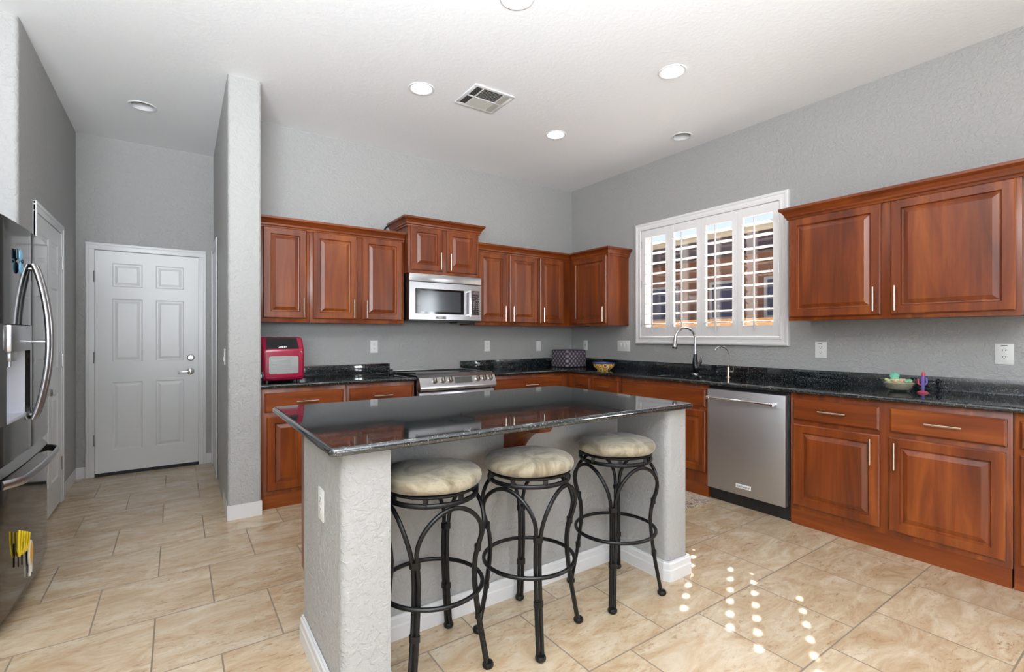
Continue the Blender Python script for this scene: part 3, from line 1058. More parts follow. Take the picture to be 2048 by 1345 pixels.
mb = MB(); mb.mbox(M_right, -2.640, -2.525, 0.150, 0.180, 0.6445, 0.6475, 0.001)
bd = obj('badge', mb, PLAST, t)
INK = mat('dark_ink', L(40, 40, 42), 0.5)
text_mesh('lettering', 'KitchenAid', 0.021, (-0.6478, -2.5825, 0.165), (PI/2, 0, -PI/2), INK, bd, 0.0004)

# ------------------------------------------------------------------ microwave over the range
t = thing('microwave', 'stainless microwave mounted under the short cabinet above the range', 'microwave', (-1.945, -0.2, 1.42))
x0, x1 = -2.319, -1.568
mb = MB(); mb.box((x0+0.002, -0.395, 1.405), (x1-0.002, -0.003, 1.834))
obj('housing', mb, BLKPLA, t)
mb = MB(); mb.mbox(M_back, x0, x1, 1.765, 1.836, 0.396, 0.428, 0.004)
obj('vent_grille', mb, STEEL, t)
mb = MB(); mb.mbox(M_back, x0, x1, 1.418, 1.760, 0.396, 0.418)
mb.mbox(M_back, x0, -2.262, 1.418, 1.760, 0.418, 0.424)
mb.mbox(M_back, -1.760, x1, 1.418, 1.760, 0.418, 0.424)
mb.mbox(M_back, -2.262, -1.760, 1.418, 1.470, 0.418, 0.424)
mb.mbox(M_back, -2.262, -1.760, 1.702, 1.760, 0.418, 0.424)
obj('door', mb, STEEL, t)
mb = MB(); mb.mbox(M_back, -2.262, -1.760, 1.470, 1.702, 0.4185, 0.422)
obj('door_window', mb, BLKGLOSS, t)
mb = MB(); mb.mbox(M_back, -2.215, -1.795, 1.492, 1.682, 0.4221, 0.4225)
obj('mesh_screen', mb, mat('grey_microwave_screen', L(58, 62, 66), 0.12), t)
mb = MB()
mb.tube([(-1.712, -0.462, 1.455), (-1.712, -0.466, 1.575), (-1.712, -0.462, 1.705)], 0.013, 14)
for z in (1.468, 1.692): mb.tube([(-1.712, -0.424, z), (-1.712, -0.462, z)], 0.011, 12)
obj('handle', mb, CHROME, t)
mb = MB(); mb.mbox(M_back, -1.672, -1.590, 1.470, 1.706, 0.4242, 0.4265, 0.001)
cp = obj('control_panel', mb, mat('brown_black_control_panel', L(52, 42, 44), 0.2), t)
KEYM = mat('grey_key_print', L(150, 138, 140), 0.5)
mb = MB(); mb.mbox(M_back, -1.662, -1.600, 1.672, 1.694, 0.4266, 0.4272)
obj('display', mb, mat('dim_display', L(112, 98, 100), 0.25), cp)
mb = MB()
for r in range(10):
    for c in range(4):
        if random.random() < 0.15: continue
        u = -1.661+c*0.0185; z = 1.652-r*0.0178
        mb.mbox(M_back, u, u+random.uniform(0.006, 0.011), z-0.003, z+0.003, 0.4266, 0.4270)
obj('keys', mb, KEYM, cp, smooth=0)
mb = MB(); mb.mbox(M_back, -2.062, -1.952, 1.426, 1.452, 0.4245, 0.4275, 0.001)
bd = obj('badge', mb, STEEL, t)
text_mesh('lettering', 'KitchenAid', 0.021, (-2.007, -0.4277, 1.439), (PI/2, 0, 0), INK, bd, 0.0004)
mb = MB(); mb.box((-1.80, -0.36, 1.392), (-1.60, -0.20, 1.405))
obj('grease_filter', mb, BLKPLA, t)

# black cable on top of the cabinet
mb = MB()
mb.tube([(-2.45, -0.06, 2.19), (-2.43, -0.06, 2.25), (-2.405, -0.06, 2.295), (-2.37, -0.055, 2.325), (-2.335, -0.05, 2.352), (-2.30, -0.05, 2.350)], 0.008, 10)
tag(obj('power_cable', mb, BLKPLA), 'black cord looping over the cabinet tops left of the microwave cabinet', 'cord')

# ------------------------------------------------------------------ slide-in range
t = thing('range', 'stainless slide-in range with front knobs and a black glass cooktop', 'stove', (-1.963, -0.33, 0))
x0, x1 = -2.344, -1.582
mb = MB(); mb.box((x0+0.004, -0.64, 0.02), (x1-0.004, -0.03, 0.905))
obj('body', mb, STEEL, t)
mb = MB(); mb.box((x0-0.004, -0.640, 0.9155), (x1+0.004, -0.024, 0.924), 0.003)
obj('cooktop', mb, BLKGLOSS, t)
mb = MB()
mb.box((x0-0.004, -0.050, 0.9242), (x1+0.004, -0.024, 0.934), 0.003)
mb.box((x0-0.004, -0.640, 0.9242), (x0+0.008, -0.052, 0.930), 0.002)
mb.box((x1-0.008, -0.640, 0.9242), (x1+0.004, -0.052, 0.930), 0.002)
obj('cooktop_trim', mb, STEEL, t)
mb = MB()
sec = [(-0.640, 0.926), (-0.655, 0.926), (-0.690, 0.905), (-0.722, 0.838), (-0.725, 0.815), (-0.715, 0.795), (-0.640, 0.795)]
mb.prism(sec, lambda a, b, c: (c, a, b), x0, x1)
pn = obj('control_panel', mb, STEEL, t, smooth=30)
nd = Vector((0, -0.067, 0.032)).normalized()
def on_panel(u, s, off=0.0):
    a = Vector((u, -0.690, 0.905)); b = Vector((u, -0.722, 0.838))
    return a + (b-a)*s + Vector((0, -0.902, 0.431))*off
PN = Vector((0, -0.902, 0.431))
KN = metal('satin_knob', L(190, 186, 178), 0.3)
for u in (-2.205, -2.125, -2.055, -1.775, -1.707, -1.640):
    mb = MB()
    c = on_panel(u, 0.42)
    mb.lathe(c, [(0, 0), (0.027, 0), (0.027, 0.008), (0.022, 0.012), (0.021, 0.032), (0.018, 0.036), (0, 0.036)], 24, axis=PN)
    k = obj('knob', mb, KN, pn)
    mb = MB()
    p = c + PN*0.037; up = Vector((0, 0.431, 0.902))
    mb.tube([p-up*0.020, p+up*0.020], 0.005, 8)
    obj('knob_grip', mb, BLKPLA, k)
mb = MB()
q = [on_panel(-2.010, 0.08, 0.001), on_panel(-1.835, 0.08, 0.001), on_panel(-1.835, 0.86, 0.001), on_panel(-2.010, 0.86, 0.001)]
q2 = [p+PN*0.002 for p in q]
mb.poly(q2); mb.poly(q[::-1])
for i in range(4): mb.poly([q[i], q[(i+1) % 4], q2[(i+1) % 4], q2[i]])
obj('display', mb, mat('grey_range_display', L(78, 78, 74), 0.2), pn, smooth=0)
mb = MB(); mb.box((x0+0.004, -0.690, 0.22), (x1-0.004, -0.642, 0.775), 0.004)
dr = obj('oven_door', mb, STEEL, t)
mb = MB(); mb.box((x0+0.10, -0.6925, 0.32), (x1-0.10, -0.6905, 0.66))
obj('oven_window', mb, BLKGLOSS, dr)
mb = MB(); mb.tube([(x0+0.03, -0.735, 0.735), (x1-0.03, -0.735, 0.735)], 0.012, 14)
for u in (x0+0.06, x1-0.06): mb.tube([(u, -0.69, 0.735), (u, -0.735, 0.735)], 0.009, 10)
obj('oven_handle', mb, CHROME, dr)
mb = MB(); mb.box((x0+0.004, -0.685, 0.03), (x1-0.004, -0.642, 0.212), 0.004)
obj('warming_drawer', mb, STEEL, t)
mb = MB(); mb.box((x0+0.01, -0.641, 0.776), (x1-0.01, -0.6405, 0.794))  # thin dark strip painting the shade inside the gap
obj('gap_shade_strip', mb, DARK, t)
RING = mat('grey_burner_print', L(70, 72, 74), 0.3)
mb = MB()
for (bx, by, br_) in ((-2.15, -0.20, 0.085), (-2.15, -0.47, 0.11), (-1.77, -0.20, 0.085), (-1.77, -0.47, 0.11)):
    mb.lathe((bx, by, 0.9241), [(br_-0.002, 0), (br_-0.002, 0.0003), (br_, 0.0003), (br_, 0)], 40, cap=False)
obj('burner_rings', mb, RING, t)

# phone-charger style plug and lead beside the cooktop
t = thing('power_plug', 'black plug with a lead lying on the worktop beside the cooktop', 'plug', (-2.425, -0.25, CT))
mb = MB(); mb.box((-2.448, -0.285, CT), (-2.402, -0.245, CT+0.034), 0.006)
mb.box((-2.440, -0.262, CT+0.034), (-2.410, -0.246, CT+0.05), 0.004)
obj('plug_body', mb, BLKPLA, t)
mb = MB()
mb.tube([(-2.44, -0.262, CT+0.018), (-2.56, -0.24, CT+0.008), (-2.72, -0.16, CT+0.006), (-2.80, -0.08, CT+0.006)], 0.004, 8)
mb.tube([(-2.41, -0.284, CT+0.020), (-2.38, -0.38, CT+0.018), (-2.352, -0.50, CT+0.022), (-2.335, -0.60, CT+0.026)], 0.006, 8)
obj('lead', mb, BLKPLA, t)

# ------------------------------------------------------------------ outlets and switches
SLOT = mat('outlet_slot', L(50, 48, 46), 0.6)
def plate(m, u, z, kind, label, group='white wall plates', wd=0.072, name=None, ht=0.118):
    name = name or ('wall_outlet' if kind == 'duplex' else 'light_switch')
    t = thing(name, label, 'outlet' if 'outlet' in name else 'light switch', m(u, z, 0), group)
    mb = MB(); mb.mbox(m, u-wd/2, u+wd/2, z-ht/2, z+ht/2, 0.0004, 0.0062, 0.002)
    obj('cover_plate', mb, PLAST, t)
    if kind == 'duplex':
        for dz in (0.0195, -0.0195):
            mb = MB()
            ol = [(u+0.0165*math.cos(a)*0.95, z+dz+0.0145*max(-0.92, min(0.92, math.sin(a)*1.15))) for a in [2*PI*k/28 for k in range(28)]]
            mb.prism(ol, m, 0.0063, 0.0082)
            r = obj('receptacle', mb, PLAST, t)
            mb = MB()
            for s in (-0.0065, 0.0065): mb.mbox(m, u+s-0.0013, u+s+0.0013, z+dz-0.001, z+dz+0.008, 0.0083, 0.0086)
            mb.lathe(m(u, z+dz-0.0075, 0.0083), [(0, 0.0003), (0.0026, 0.0003), (0.0026, 0)], 10, axis=Vector(m(0,0,1))-Vector(m(0,0,0)))
            obj('slot', mb, SLOT, r)
    elif kind == 'rocker':
        mb = MB(); mb.mbox(m, u-0.0165, u+0.0165, z-0.033, z+0.033, 0.0063, 0.0075, 0.0008)
        mb.mbox(m, u-0.014, u+0.014, z-0.030, z+0.001, 0.0076, 0.0110, 0.001)
        obj('rocker', mb, PLAST, t)
    elif kind == 'gfci':
        mb = MB(); mb.mbox(m, u-0.0165, u+0.0165, z-0.033, z+0.033, 0.0063, 0.0085, 0.0008)
        r = obj('receptacle', mb, PLAST, t)
        mb = MB()
        for dz in (0.020, -0.020):
            for s in (-0.0065, 0.0065): mb.mbox(m, u+s-0.0013, u+s+0.0013, z+dz-0.003, z+dz+0.006, 0.0086, 0.0089)
        mb.mbox(m, u-0.008, u+0.008, z-0.004, z+0.004, 0.0086, 0.0092)
        obj('slot', mb, SLOT, r)
    elif kind == 'triple':
        for du in (-0.046, 0.0, 0.046):
            mb = MB(); mb.mbox(m, u+du-0.0155, u+du+0.0155, z-0.033, z+0.033, 0.0063, 0.0075, 0.0008)
            mb.mbox(m, u+du-0.013, u+du+0.013, z-0.002, z+0.030, 0.0076, 0.0105, 0.001)
            obj('rocker', mb, PLAST, t)
    return t
plate(M_back, -2.498, 1.166, 'duplex', 'white duplex outlet on the back wall between the pink oven and the range')
plate(M_back, -1.238, 1.158, 'duplex', 'white duplex outlet on the back wall just right of the range')
plate(M_back, -0.525, 1.150, 'rocker', 'white single rocker switch on the back wall near the corner')
plate(M_right, -0.250, 1.157, 'gfci', 'white outlet half hidden behind the quilted appliance cover', name='wall_outlet')
plate(M_right, -0.852, 1.159, 'triple', 'wide white three-gang switch plate left of the window', wd=0.178)
o6 = plate(M_right, -2.830, 1.159, 'duplex', 'white outlet with a dark mark on top, just right of the window', wd=0.081, ht=0.123)
o7 = plate(M_right, -3.824, 1.157, 'duplex', 'white outlet with a dark mark on top, nearest the photo edge', wd=0.082, ht=0.123)
for o_, u_ in ((o6, -2.826), (o7, -3.824)):
    mb = MB(); mb.mbox(M_right, u_-0.014, u_+0.014, 1.2065, 1.2095, 0.0063, 0.0067)
    obj('printed_mark', mb, SLOT, o_)
plate(M_isl, -2.672, 0.648, 'duplex', 'white outlet on the end face of the island below the black slab', ht=0.116)
plate(M_pier, -0.50, 1.115, 'rocker', 'white switch on the hall side of the pier')

# ------------------------------------------------------------------ window with plantation shutters
w1 = thing('window_1', None, None, (0, -1.825, 1.81)); w1['kind'] = 'structure'
FY0, FY1, FZ0, FZ1 = -2.604, -1.040, 1.186, 2.438
def picture_frame(m, u0, u1, v0, v1, steps):
    mb = MB(); mb.nested(m, u0, u1, v0, v1, steps, fill=False); return mb
mb = picture_frame(M_right, FY0, FY1, FZ0, FZ1, [(0, 0.0006), (0, 0.030), (0.008, 0.036), (0.022, 0.036), (0.028, 0.030), (0.050, 0.030), (0.056, 0.036), (0.068, 0.036), (0.073, 0.030), (0.073, -0.140), (0.0, -0.150)])
obj('window_frame', mb, SHUT, w1, smooth=20)
mb = MB()
m = M_right
mb.mbox(m, -2.56, -1.09, 1.225, 1.275, -0.120, -0.075)
mb.mbox(m, -2.56, -1.09, 2.345, 2.395, -0.120, -0.075)
mb.mbox(m, -2.56, -2.51, 1.275, 2.345, -0.120, -0.075)
mb.mbox(m, -1.14, -1.09, 1.275, 2.345, -0.120, -0.075)
mb.mbox(m, -1.765, -1.730, 1.275, 2.345, -0.120, -0.075)
obj('window_sash', mb, SHUT, w1)
mb = MB(); mb.mbox(m, -2.51, -1.14, 1.275, 2.345, -0.0995, -0.0975)
obj('window_pane', mb, PANE, w1, smooth=0)
PX = [(-1.470, -1.1215), (-1.8210, -1.4715), (-2.1740, -1.8225), (-2.5290, -2.1755)]
SL = ['first white window shutter from the corner cabinet', 'second white window shutter from the corner cabinet',
      'third white window shutter from the corner cabinet', 'white window shutter closest to the wide two-door wall cabinet']
SW0, SW1 = 0.000, 0.028
for (a, b), lab in zip(PX, SL):
    t = thing('window_shutter', lab, 'shutter', ((SW0+SW1)/-2, (a+b)/2, 1.26), 'plantation shutters in the window')
    st = 0.047
    mb = MB()
    mb.mbox(m, a, a+st, 1.262, 2.361, SW0, SW1, 0.002)
    mb.mbox(m, b-st, b, 1.262, 2.361, SW0, SW1, 0.002)
    mb.mbox(m, a+st, b-st, 1.262, 1.357, SW0, SW1, 0.002)
    mb.mbox(m, a+st, b-st, 2.287, 2.361, SW0, SW1, 0.002)
    obj('shutter_frame', mb, SHUT, t, smooth=0)
    mb = MB()
    cw = (SW0+SW1)/2
    for k in range(9):
        z = 2.217-0.1035*k
        ol = [(cw+0.0540*math.cos(q), z+0.0055*math.sin(q)-0.00*math.cos(q)) for q in [2*PI*i/16 for i in range(16)]]
        mb.prism(ol, lambda p, q, s: (-p, s, q), a+st+0.006, b-st-0.006)
    obj('louvers', mb, SHUT, t, smooth=40)
    mb = MB(); c = (a+b)/2
    mb.mbox(m, c-0.006, c+0.006, 1.305, 2.262, cw+0.059, cw+0.071, 0.002)
    obj('tilt_rod', mb, SHUT, t)
    hs = [b] if lab.startswith('first') else ([a] if 'closest' in lab else [])
    for hy in hs:
        for z in (1.40, 1.81, 2.22):
            mb = MB(); mb.tube([m(hy, z-0.035, 0.031), m(hy, z+0.035, 0.031)], 0.004, 8)
            obj('hinge', mb, STEEL, t)

# ------------------------------------------------------------------ refrigerator
FX = -4.6365
FYA, FYB, FYM = -1.700, -0.782, -1.241
t = thing('refrigerator', 'dark polished steel french-door refrigerator with a water dispenser', 'refrigerator', (-5.2, FYM, 0))
mb = MB(); mb.box((-5.42, FYA+0.004, 0.03), (FX-0.075, FYB-0.004, 1.755), 0.004)
obj('body', mb, mat('dark_grey_enamel', L(60, 58, 56), 0.4), t)
def bow(y): return FX + 0.016*(1-((y-FYM)/(0.46))**2)
def door_outline(a, b, n=16):
    pts = [(bow(a+(b-a)*k/n), a+(b-a)*k/n) for k in range(n+1)]
    # rounded corners
    pts[0] = (pts[0][0]-0.010, a); pts.insert(1, (bow(a+0.004)-0.003, a+0.003))
    pts[-1] = (pts[-1][0]-0.010, b); pts.insert(-1, (bow(b-0.004)-0.003, b-0.003))
    return pts + [(FX-0.072, b), (FX-0.072, a)]
mb = MB(); mb.prism(door_outline(FYM+0.003, FYB), M_plan, 0.722, 1.768)
dR = obj('right_door', mb, DKSTEEL, t, smooth=30)
# left door with a dispenser recess
DA, DB, DZa, DZb = -1.620, -1.275, 0.885, 1.315
mb = MB()
mb.prism(door_outline(FYA, FYM-0.003), M_plan, DZb, 1.768)
mb.prism(door_outline(FYA, FYM-0.003), M_plan, 0.722, DZa)
def part_outline(a, b, n=8, ra=False, rb=False):
    pts = [(bow(a+(b-a)*k/n), a+(b-a)*k/n) for k in range(n+1)]
    return pts + [(FX-0.072, b), (FX-0.072, a)]
mb.prism(part_outline(FYA, DA), M_plan, DZa, DZb)
mb.prism(part_outline(DB, FYM-0.003), M_plan, DZa, DZb)
dL = obj('left_door', mb, DKSTEEL, t, smooth=30)
DISP = mat('pale_dispenser_recess', L(206, 208, 216), 0.25)
mb = MB()
mb.box((FX-0.072, DA+0.0005, DZa), (FX-0.066, DB-0.0005, DZb))
mb.box((FX-0.066, DA+0.0005, DZa), (FX-0.002, DA+0.006, DZb))
mb.box((FX-0.066, DB-0.006, DZa), (FX-0.002, DB-0.0005, DZb))
mb.box((FX-0.066, DA+0.006, DZa), (FX+0.004, DB-0.006, DZa+0.012))
dp = obj('dispenser_recess', mb, DISP, dL, smooth=0)
mb = MB(); mb.box((FX-0.060, DA+0.006, 1.195), (FX+0.020, DB-0.006, DZb-0.003), 0.006)
obj('dispenser_head', mb, STEEL, dL)
mb = MB()
mb.box((FX-0.050, DA+0.10, 1.150), (FX+0.000, DA+0.20, 1.1945), 0.006)
mb.tube([(FX-0.02, DA+0.15, 1.150), (FX-0.02, DA+0.15, 1.125)], 0.010, 10)
mb.box((FX-0.062, DA+0.11, 1.02), (FX-0.052, DA+0.19, 1.155), 0.003)
obj('dispenser_nozzle', mb, STEEL, dL)
# freezer drawer: a scooped top, flat lower face
mb = MB(); mb.prism(door_outline(FYA, FYB), M_plan, 0.075, 0.665)
dF = obj('freezer_drawer', mb, DKSTEEL, t, smooth=30)
mb = MB()
n = 14
A_ = [(bow(FYA+(FYB-FYA)*k/n)-0.004, FYA+(FYB-FYA)*k/n) for k in range(n+1)]
lo = [mb.bm.verts.new((x, y, 0.6655)) for x, y in A_]
hi = [mb.bm.verts.new((x-0.040, y, 0.712)) for x, y in A_]
bk = [mb.bm.verts.new((FX-0.072, y, 0.712)) for x, y in A_]
bl = [mb.bm.verts.new((FX-0.072, y, 0.6655)) for x, y in A_]
for P, Q in ((lo, hi), (hi, bk), (bk, bl), (bl, lo)):
    for k in range(n): mb.bm.faces.new((P[k], P[k+1], Q[k+1], Q[k]))
mb.bm.faces.new((lo[0], hi[0], bk[0], bl[0])); mb.bm.faces.new((lo[-1], hi[-1], bk[-1], bl[-1]))
obj('drawer_scoop', mb, DKSTEEL, dF, smooth=30)
mb = MB(); mb.box((FX-0.12, FYA+0.02, 0.005), (FX-0.076, FYB-0.02, 0.07))
obj('toe_grille', mb, BLKPLA, t)
def fr_handle(y, parent):
    mb = MB(); pts = []
    for k in range(25):
        s = k/24
        z = 0.862+s*(1.612-0.862)
        x = bow(y) + 0.008 + 0.056*math.sin(PI*s)**0.75
        pts.append((x, y, z))
    mb.tube(pts, 0.011, 14, flat=1.45, up=(1, 0, 0))
    for z, s in ((0.885, 0.03), (1.237, 0.5), (1.590, 0.97)):
        x = bow(y) + 0.008 + 0.056*math.sin(PI*s)**0.75
        mb.tube([(bow(y)-0.002, y, z), (x, y, z)], 0.007, 10)
    return obj('door_handle', mb, STEEL, parent)
fr_handle(FYM+0.034, dR)
fr_handle(FYM-0.034, dL)
mb = MB(); pts = []
for k in range(29):
    s = k/28
    y = FYA+0.03 + s*(FYB-FYA-0.06)
    e_ = min(s, 1-s)*28
    off = 0.050 if e_ > 3 else 0.050*math.sin(e_/3*PI/2)
    pts.append((bow(y)+off, y, 0.640))
mb.tube(pts, 0.019, 14, flat=0.45, up=(0, 0, 1))
obj('drawer_handle', mb, STEEL, dF)

# magnets
def magnet(name, label, z, y, build):
    t = thing(name, label, 'magnet', (bow(y)+0.002, y, z), 'fridge magnets')
    build(t, bow(y)+0.0025, y, z)
    return t
BLUE = mat('pale_blue_glitter', L(120, 176, 206), 0.35); NAVY = mat('navy_plastic', L(34, 50, 66), 0.4)
YEL = mat('yellow_enamel', L(238, 206, 40), 0.35); ORN = mat('orange_yellow', L(232, 178, 60), 0.4); CREAM = mat('cream_plastic', L(244, 238, 228), 0.4)
def bow_magnet(t, x, y, z):
    mb = MB()
    mb.ball((x+0.006, y-0.004, z+0.030), 0.030, 16, (0.20, 0.85, 0.95)); mb.ball((x+0.006, y+0.004, z-0.024), 0.032, 16, (0.20, 0.95, 0.9))
    obj('pale_blue_lobes', mb, BLUE, t)
    mb = MB(); mb.box((x, y-0.050, z+0.010), (x+0.005, y-0.036, z+0.055), 0.002); mb.ball((x+0.012, y, z+0.004), 0.010, 10, (0.5, 1, 1))
    obj('navy_clip', mb, NAVY, t)
magnet('fridge_magnet', 'pale blue bow shaped magnet high on the left refrigerator door', 1.595, -1.475, bow_magnet)
def coil_magnet(t, x, y, z):
    mb = MB(); pts = []
    for k in range(90):
        s = k/89
        a = s*2*PI*4.5
        pts.append((x+0.007+0.002*math.sin(a), y-0.100+0.200*s+0.012*math.cos(a), z+0.030-0.055*s+(0.060-0.022*s)*math.sin(a)))
    mb.tube(pts, 0.0042, 8)
    obj('yellow_coil', mb, YEL, t)
    mb = MB()
    for dy, dz in ((-0.070, -0.035), (-0.010, -0.05)): mb.box((x, y+dy-0.004, z+dz-0.045), (x+0.006, y+dy+0.004, z+dz+0.06), 0.002)
    obj('black_backing', mb, BLKPLA, t)
magnet('fridge_magnet', 'yellow coiled squiggle magnet low on the freezer drawer', 0.315, -1.430, coil_magnet)
def drop_magnet(t, x, y, z):
    mb = MB(); mb.ball((x+0.006, y, z), 0.055, 18, (0.12, 0.55, 1.0)); obj('orange_body', mb, ORN, t)
    mb = MB()
    mb.tube([(x+0.004, y+0.030*math.cos(a), z+0.058*math.sin(a)) for a in [2*PI*k/24 for k in range(24)]], 0.005, 8, closed=True)
    mb.tube([(x+0.004, y-0.012, z-0.055), (x+0.004, y-0.014, z-0.105)], 0.005, 8)
    mb.tube([(x+0.004, y+0.014, z-0.052), (x+0.004, y+0.012, z-0.095)], 0.005, 8)
    obj('cream_outline', mb, CREAM, t)
magnet('fridge_magnet', 'orange oval magnet with cream rim and two legs, low on the freezer drawer', 0.225, -1.310, drop_magnet)

# ------------------------------------------------------------------ bar stools
def make_stool():
    t = thing('bar_stool', 'x', 'bar stool', (0, 0, 0), 'round black iron bar stools at the island')
    R = 0.190
    mb = MB()
    prof = [(0, 0.7645)]
    for k in range(1, 8):
        r = R*0.115*k
        prof.append((r, 0.7645-0.020*(r/R)**2.2))
    for k in range(0, 11):
        a = PI/2 - 0.42 - k/10*(PI*0.93-0.42)
        prof.append((R-0.020+0.024*math.cos(a), 0.7225+0.0255*math.sin(a)))
    prof += [(R-0.03, 0.697), (0, 0.697)]
    def wob(r, a): return 0.0012*math.sin(3*a+r*30)*min(1, r/0.08) + 0.0008*math.sin(5*a+1.3)*(r/0.19)**2
    mb.lathe((0, 0, 0), prof, 48, wob=wob)
    local('seat_cushion', mb, SUEDE, t, 60)
    mb = MB(); mb.lathe((0, 0, 0), [(0, 0.684), (0.176, 0.684), (0.180, 0.688), (0.180, 0.694), (0.172, 0.6965), (0, 0.6965)], 48)
    local('swivel_plate', mb, IRON, t)
    mb = MB(); c0 = 0.172
    mb.tube([(c0*math.cos(a), c0*math.sin(a), 0.659) for a in [2*PI*k/48 for k in range(48)]], 0.0095, 10, closed=True)
    for k in range(8):
        a = 2*PI*k/8+0.2
        mb.box((c0*math.cos(a)-0.008, c0*math.sin(a)-0.008, 0.662), (c0*math.cos(a)+0.008, c0*math.sin(a)+0.008, 0.685))
    local('top_ring', mb, IRON, t)
    mb = MB(); rf = 0.196
    mb.tube([(rf*math.cos(a), rf*math.sin(a), 0.307) for a in [2*PI*k/56 for k in range(56)]], 0.0085, 10, closed=True)
    local('foot_ring', mb, IRON, t)
    prof = [(0.0, 0.222), (0.08, 0.207), (0.16, 0.192), (0.24, 0.180), (0.31, 0.172), (0.37, 0.169), (0.42, 0.174), (0.46, 0.184)]
    tr = 0.0085; spr = 0.0088
    for i in range(4):
        th0 = i*PI/2; th1 = th0+PI/2
        mb = MB()
        left, right = [], []
        for z, r in prof:
            r0 = r
            d = spr/r0
            left.append((r0, th0+d, z)); right.append((r0, th1-d, z))
        arch = []
        N = 18
        z0, zt = 0.46, 0.642
        for k in range(1, N):
            s = k/N
            a = PI*(1-s)
            hz_ = math.sin(PI*s)
            ang = (th0+spr/0.184) + ((th1-spr/0.184)-(th0+spr/0.184))*(0.5-0.5*math.cos(PI*s))
            z = z0 + (zt-z0)*hz_**0.85
            # bulge outward on the way up, tuck under the ring at the crest
            r = 0.184 + 0.020*math.sin(PI*min(1.0, hz_**0.85*1.0)) - 0.010*hz_**3
            arch.append((r, ang, z))
        path = left + arch + right[::-1]
        mb.tube([(r*math.cos(a), r*math.sin(a), z) for r, a, z in path], tr, 10)
        local('arch', mb, IRON, t)
    for i in range(4):
        th = i*PI/2
        mb = MB()
        er = Vector((math.cos(th), math.sin(th), 0)); et = Vector((-math.sin(th), math.cos(th), 0))
        def at(z):
            for (za, ra), (zb, rb) in zip(prof, prof[1:]):
                if za <= z <= zb: return ra+(rb-ra)*(z-za)/(zb-za)
            return prof[-1][1]
        for z in (0.20, 0.455):
            mb = MB()
            c = er*at(z)
            pts = [c + et*(0.0205*math.cos(a)) + er*(0.0125*math.sin(a)) + Vector((0, 0, z)) for a in [2*PI*k/20 for k in range(20)]]
            A0 = [mb.bm.verts.new(p-Vector((0, 0, 0.011))) for p in pts]
            A1 = [mb.bm.verts.new(p+Vector((0, 0, 0.011))) for p in pts]
            for k in range(20): mb.bm.faces.new((A0[k], A0[(k+1) % 20], A1[(k+1) % 20], A1[k]))
            mb.bm.faces.new(A0[::-1]); mb.bm.faces.new(A1)
            local('collar', mb, IRON, t)
        mb = MB()
        c = er*0.223
        mb.lathe((c.x, c.y, 0), [(0, 0), (0.016, 0), (0.021, 0.006), (0.022, 0.014), (0.018, 0.022), (0, 0.026)], 16)
        local('foot', mb, IRON, t)
    return t
st0 = make_stool()
ST = [((-3.222, -2.800), -0.98+0.02, 'bar stool beside the left island column, nearest the camera'),
      ((-2.780, -2.838), -0.50+0.06, 'middle bar stool of the three, in front of the wooden corbel'),
      ((-2.232, -2.825), -0.72+0.02, 'bar stool beside the right island column, farthest from the camera')]
ANG = [math.atan2(-2.955+2.800, -3.062+3.222), math.atan2(-2.928+2.838, -2.588+2.780), math.atan2(-2.998+2.825, -2.086+2.232)]
for i, ((p, a, lab), an) in enumerate(zip(ST, ANG)):
    s = st0 if i == 0 else copy_tree(st0)
    s.location = (p[0], p[1], 0.0)
    s.rotation_euler = (0, 0, an)
    s['label'] = lab

# ------------------------------------------------------------------ things on the worktops
# pink toaster-oven style air fryer
PINK = mat('glossy_magenta_plastic', L(140, 10, 48), 0.18, coat=0.4, coat_r=0.05)
t = thing('air_fryer_oven', 'glossy pink air fryer oven beside the pier', 'oven', (-3.37, -0.34, CT))
ax0, ax1, ay0, ay1 = -3.520, -3.222, -0.520, -0.200
mb = MB()
sec = rounded([(ay1, CT+0.012), (ay0, CT+0.012), (ay0-0.004, CT+0.245), (ay0+0.075, CT+0.342), (ay1-0.02, CT+0.342)], [0.02, 0.03, 0.05, 0.03, 0.03], 5)
n_ = len(sec)
xs = [(ax0, 0.018), (ax0+0.006, 0.006), (ax0+0.018, 0.0), (ax1-0.018, 0.0), (ax1-0.006, 0.006), (ax1, 0.018)]
cy, cz = (ay0+ay1)/2, CT+0.18
rings = []
for x, ins in xs:
    f1 = 1-ins/0.16
    rings.append([mb.bm.verts.new((x, cy+(a-cy)*f1, cz+(b-cz)*f1)) for a, b in sec])
for P, Q in zip(rings, rings[1:]):
    for k in range(n_): mb.bm.faces.new((P[k], P[(k+1) % n_], Q[(k+1) % n_], Q[k]))
mb.bm.faces.new(rings[0]); mb.bm.faces.new(rings[-1][::-1])
obj('shell', mb, PINK, t, smooth=50)
mb = MB()
for fx_ in (ax0+0.04, ax1-0.04):
    for fy_ in (ay0+0.04, ay1-0.04):
        mb.lathe((fx_, fy_, CT), [(0, 0), (0.012, 0), (0.012, 0.02), (0, 0.02)], 12)
obj('foot', mb, BLKPLA, t)
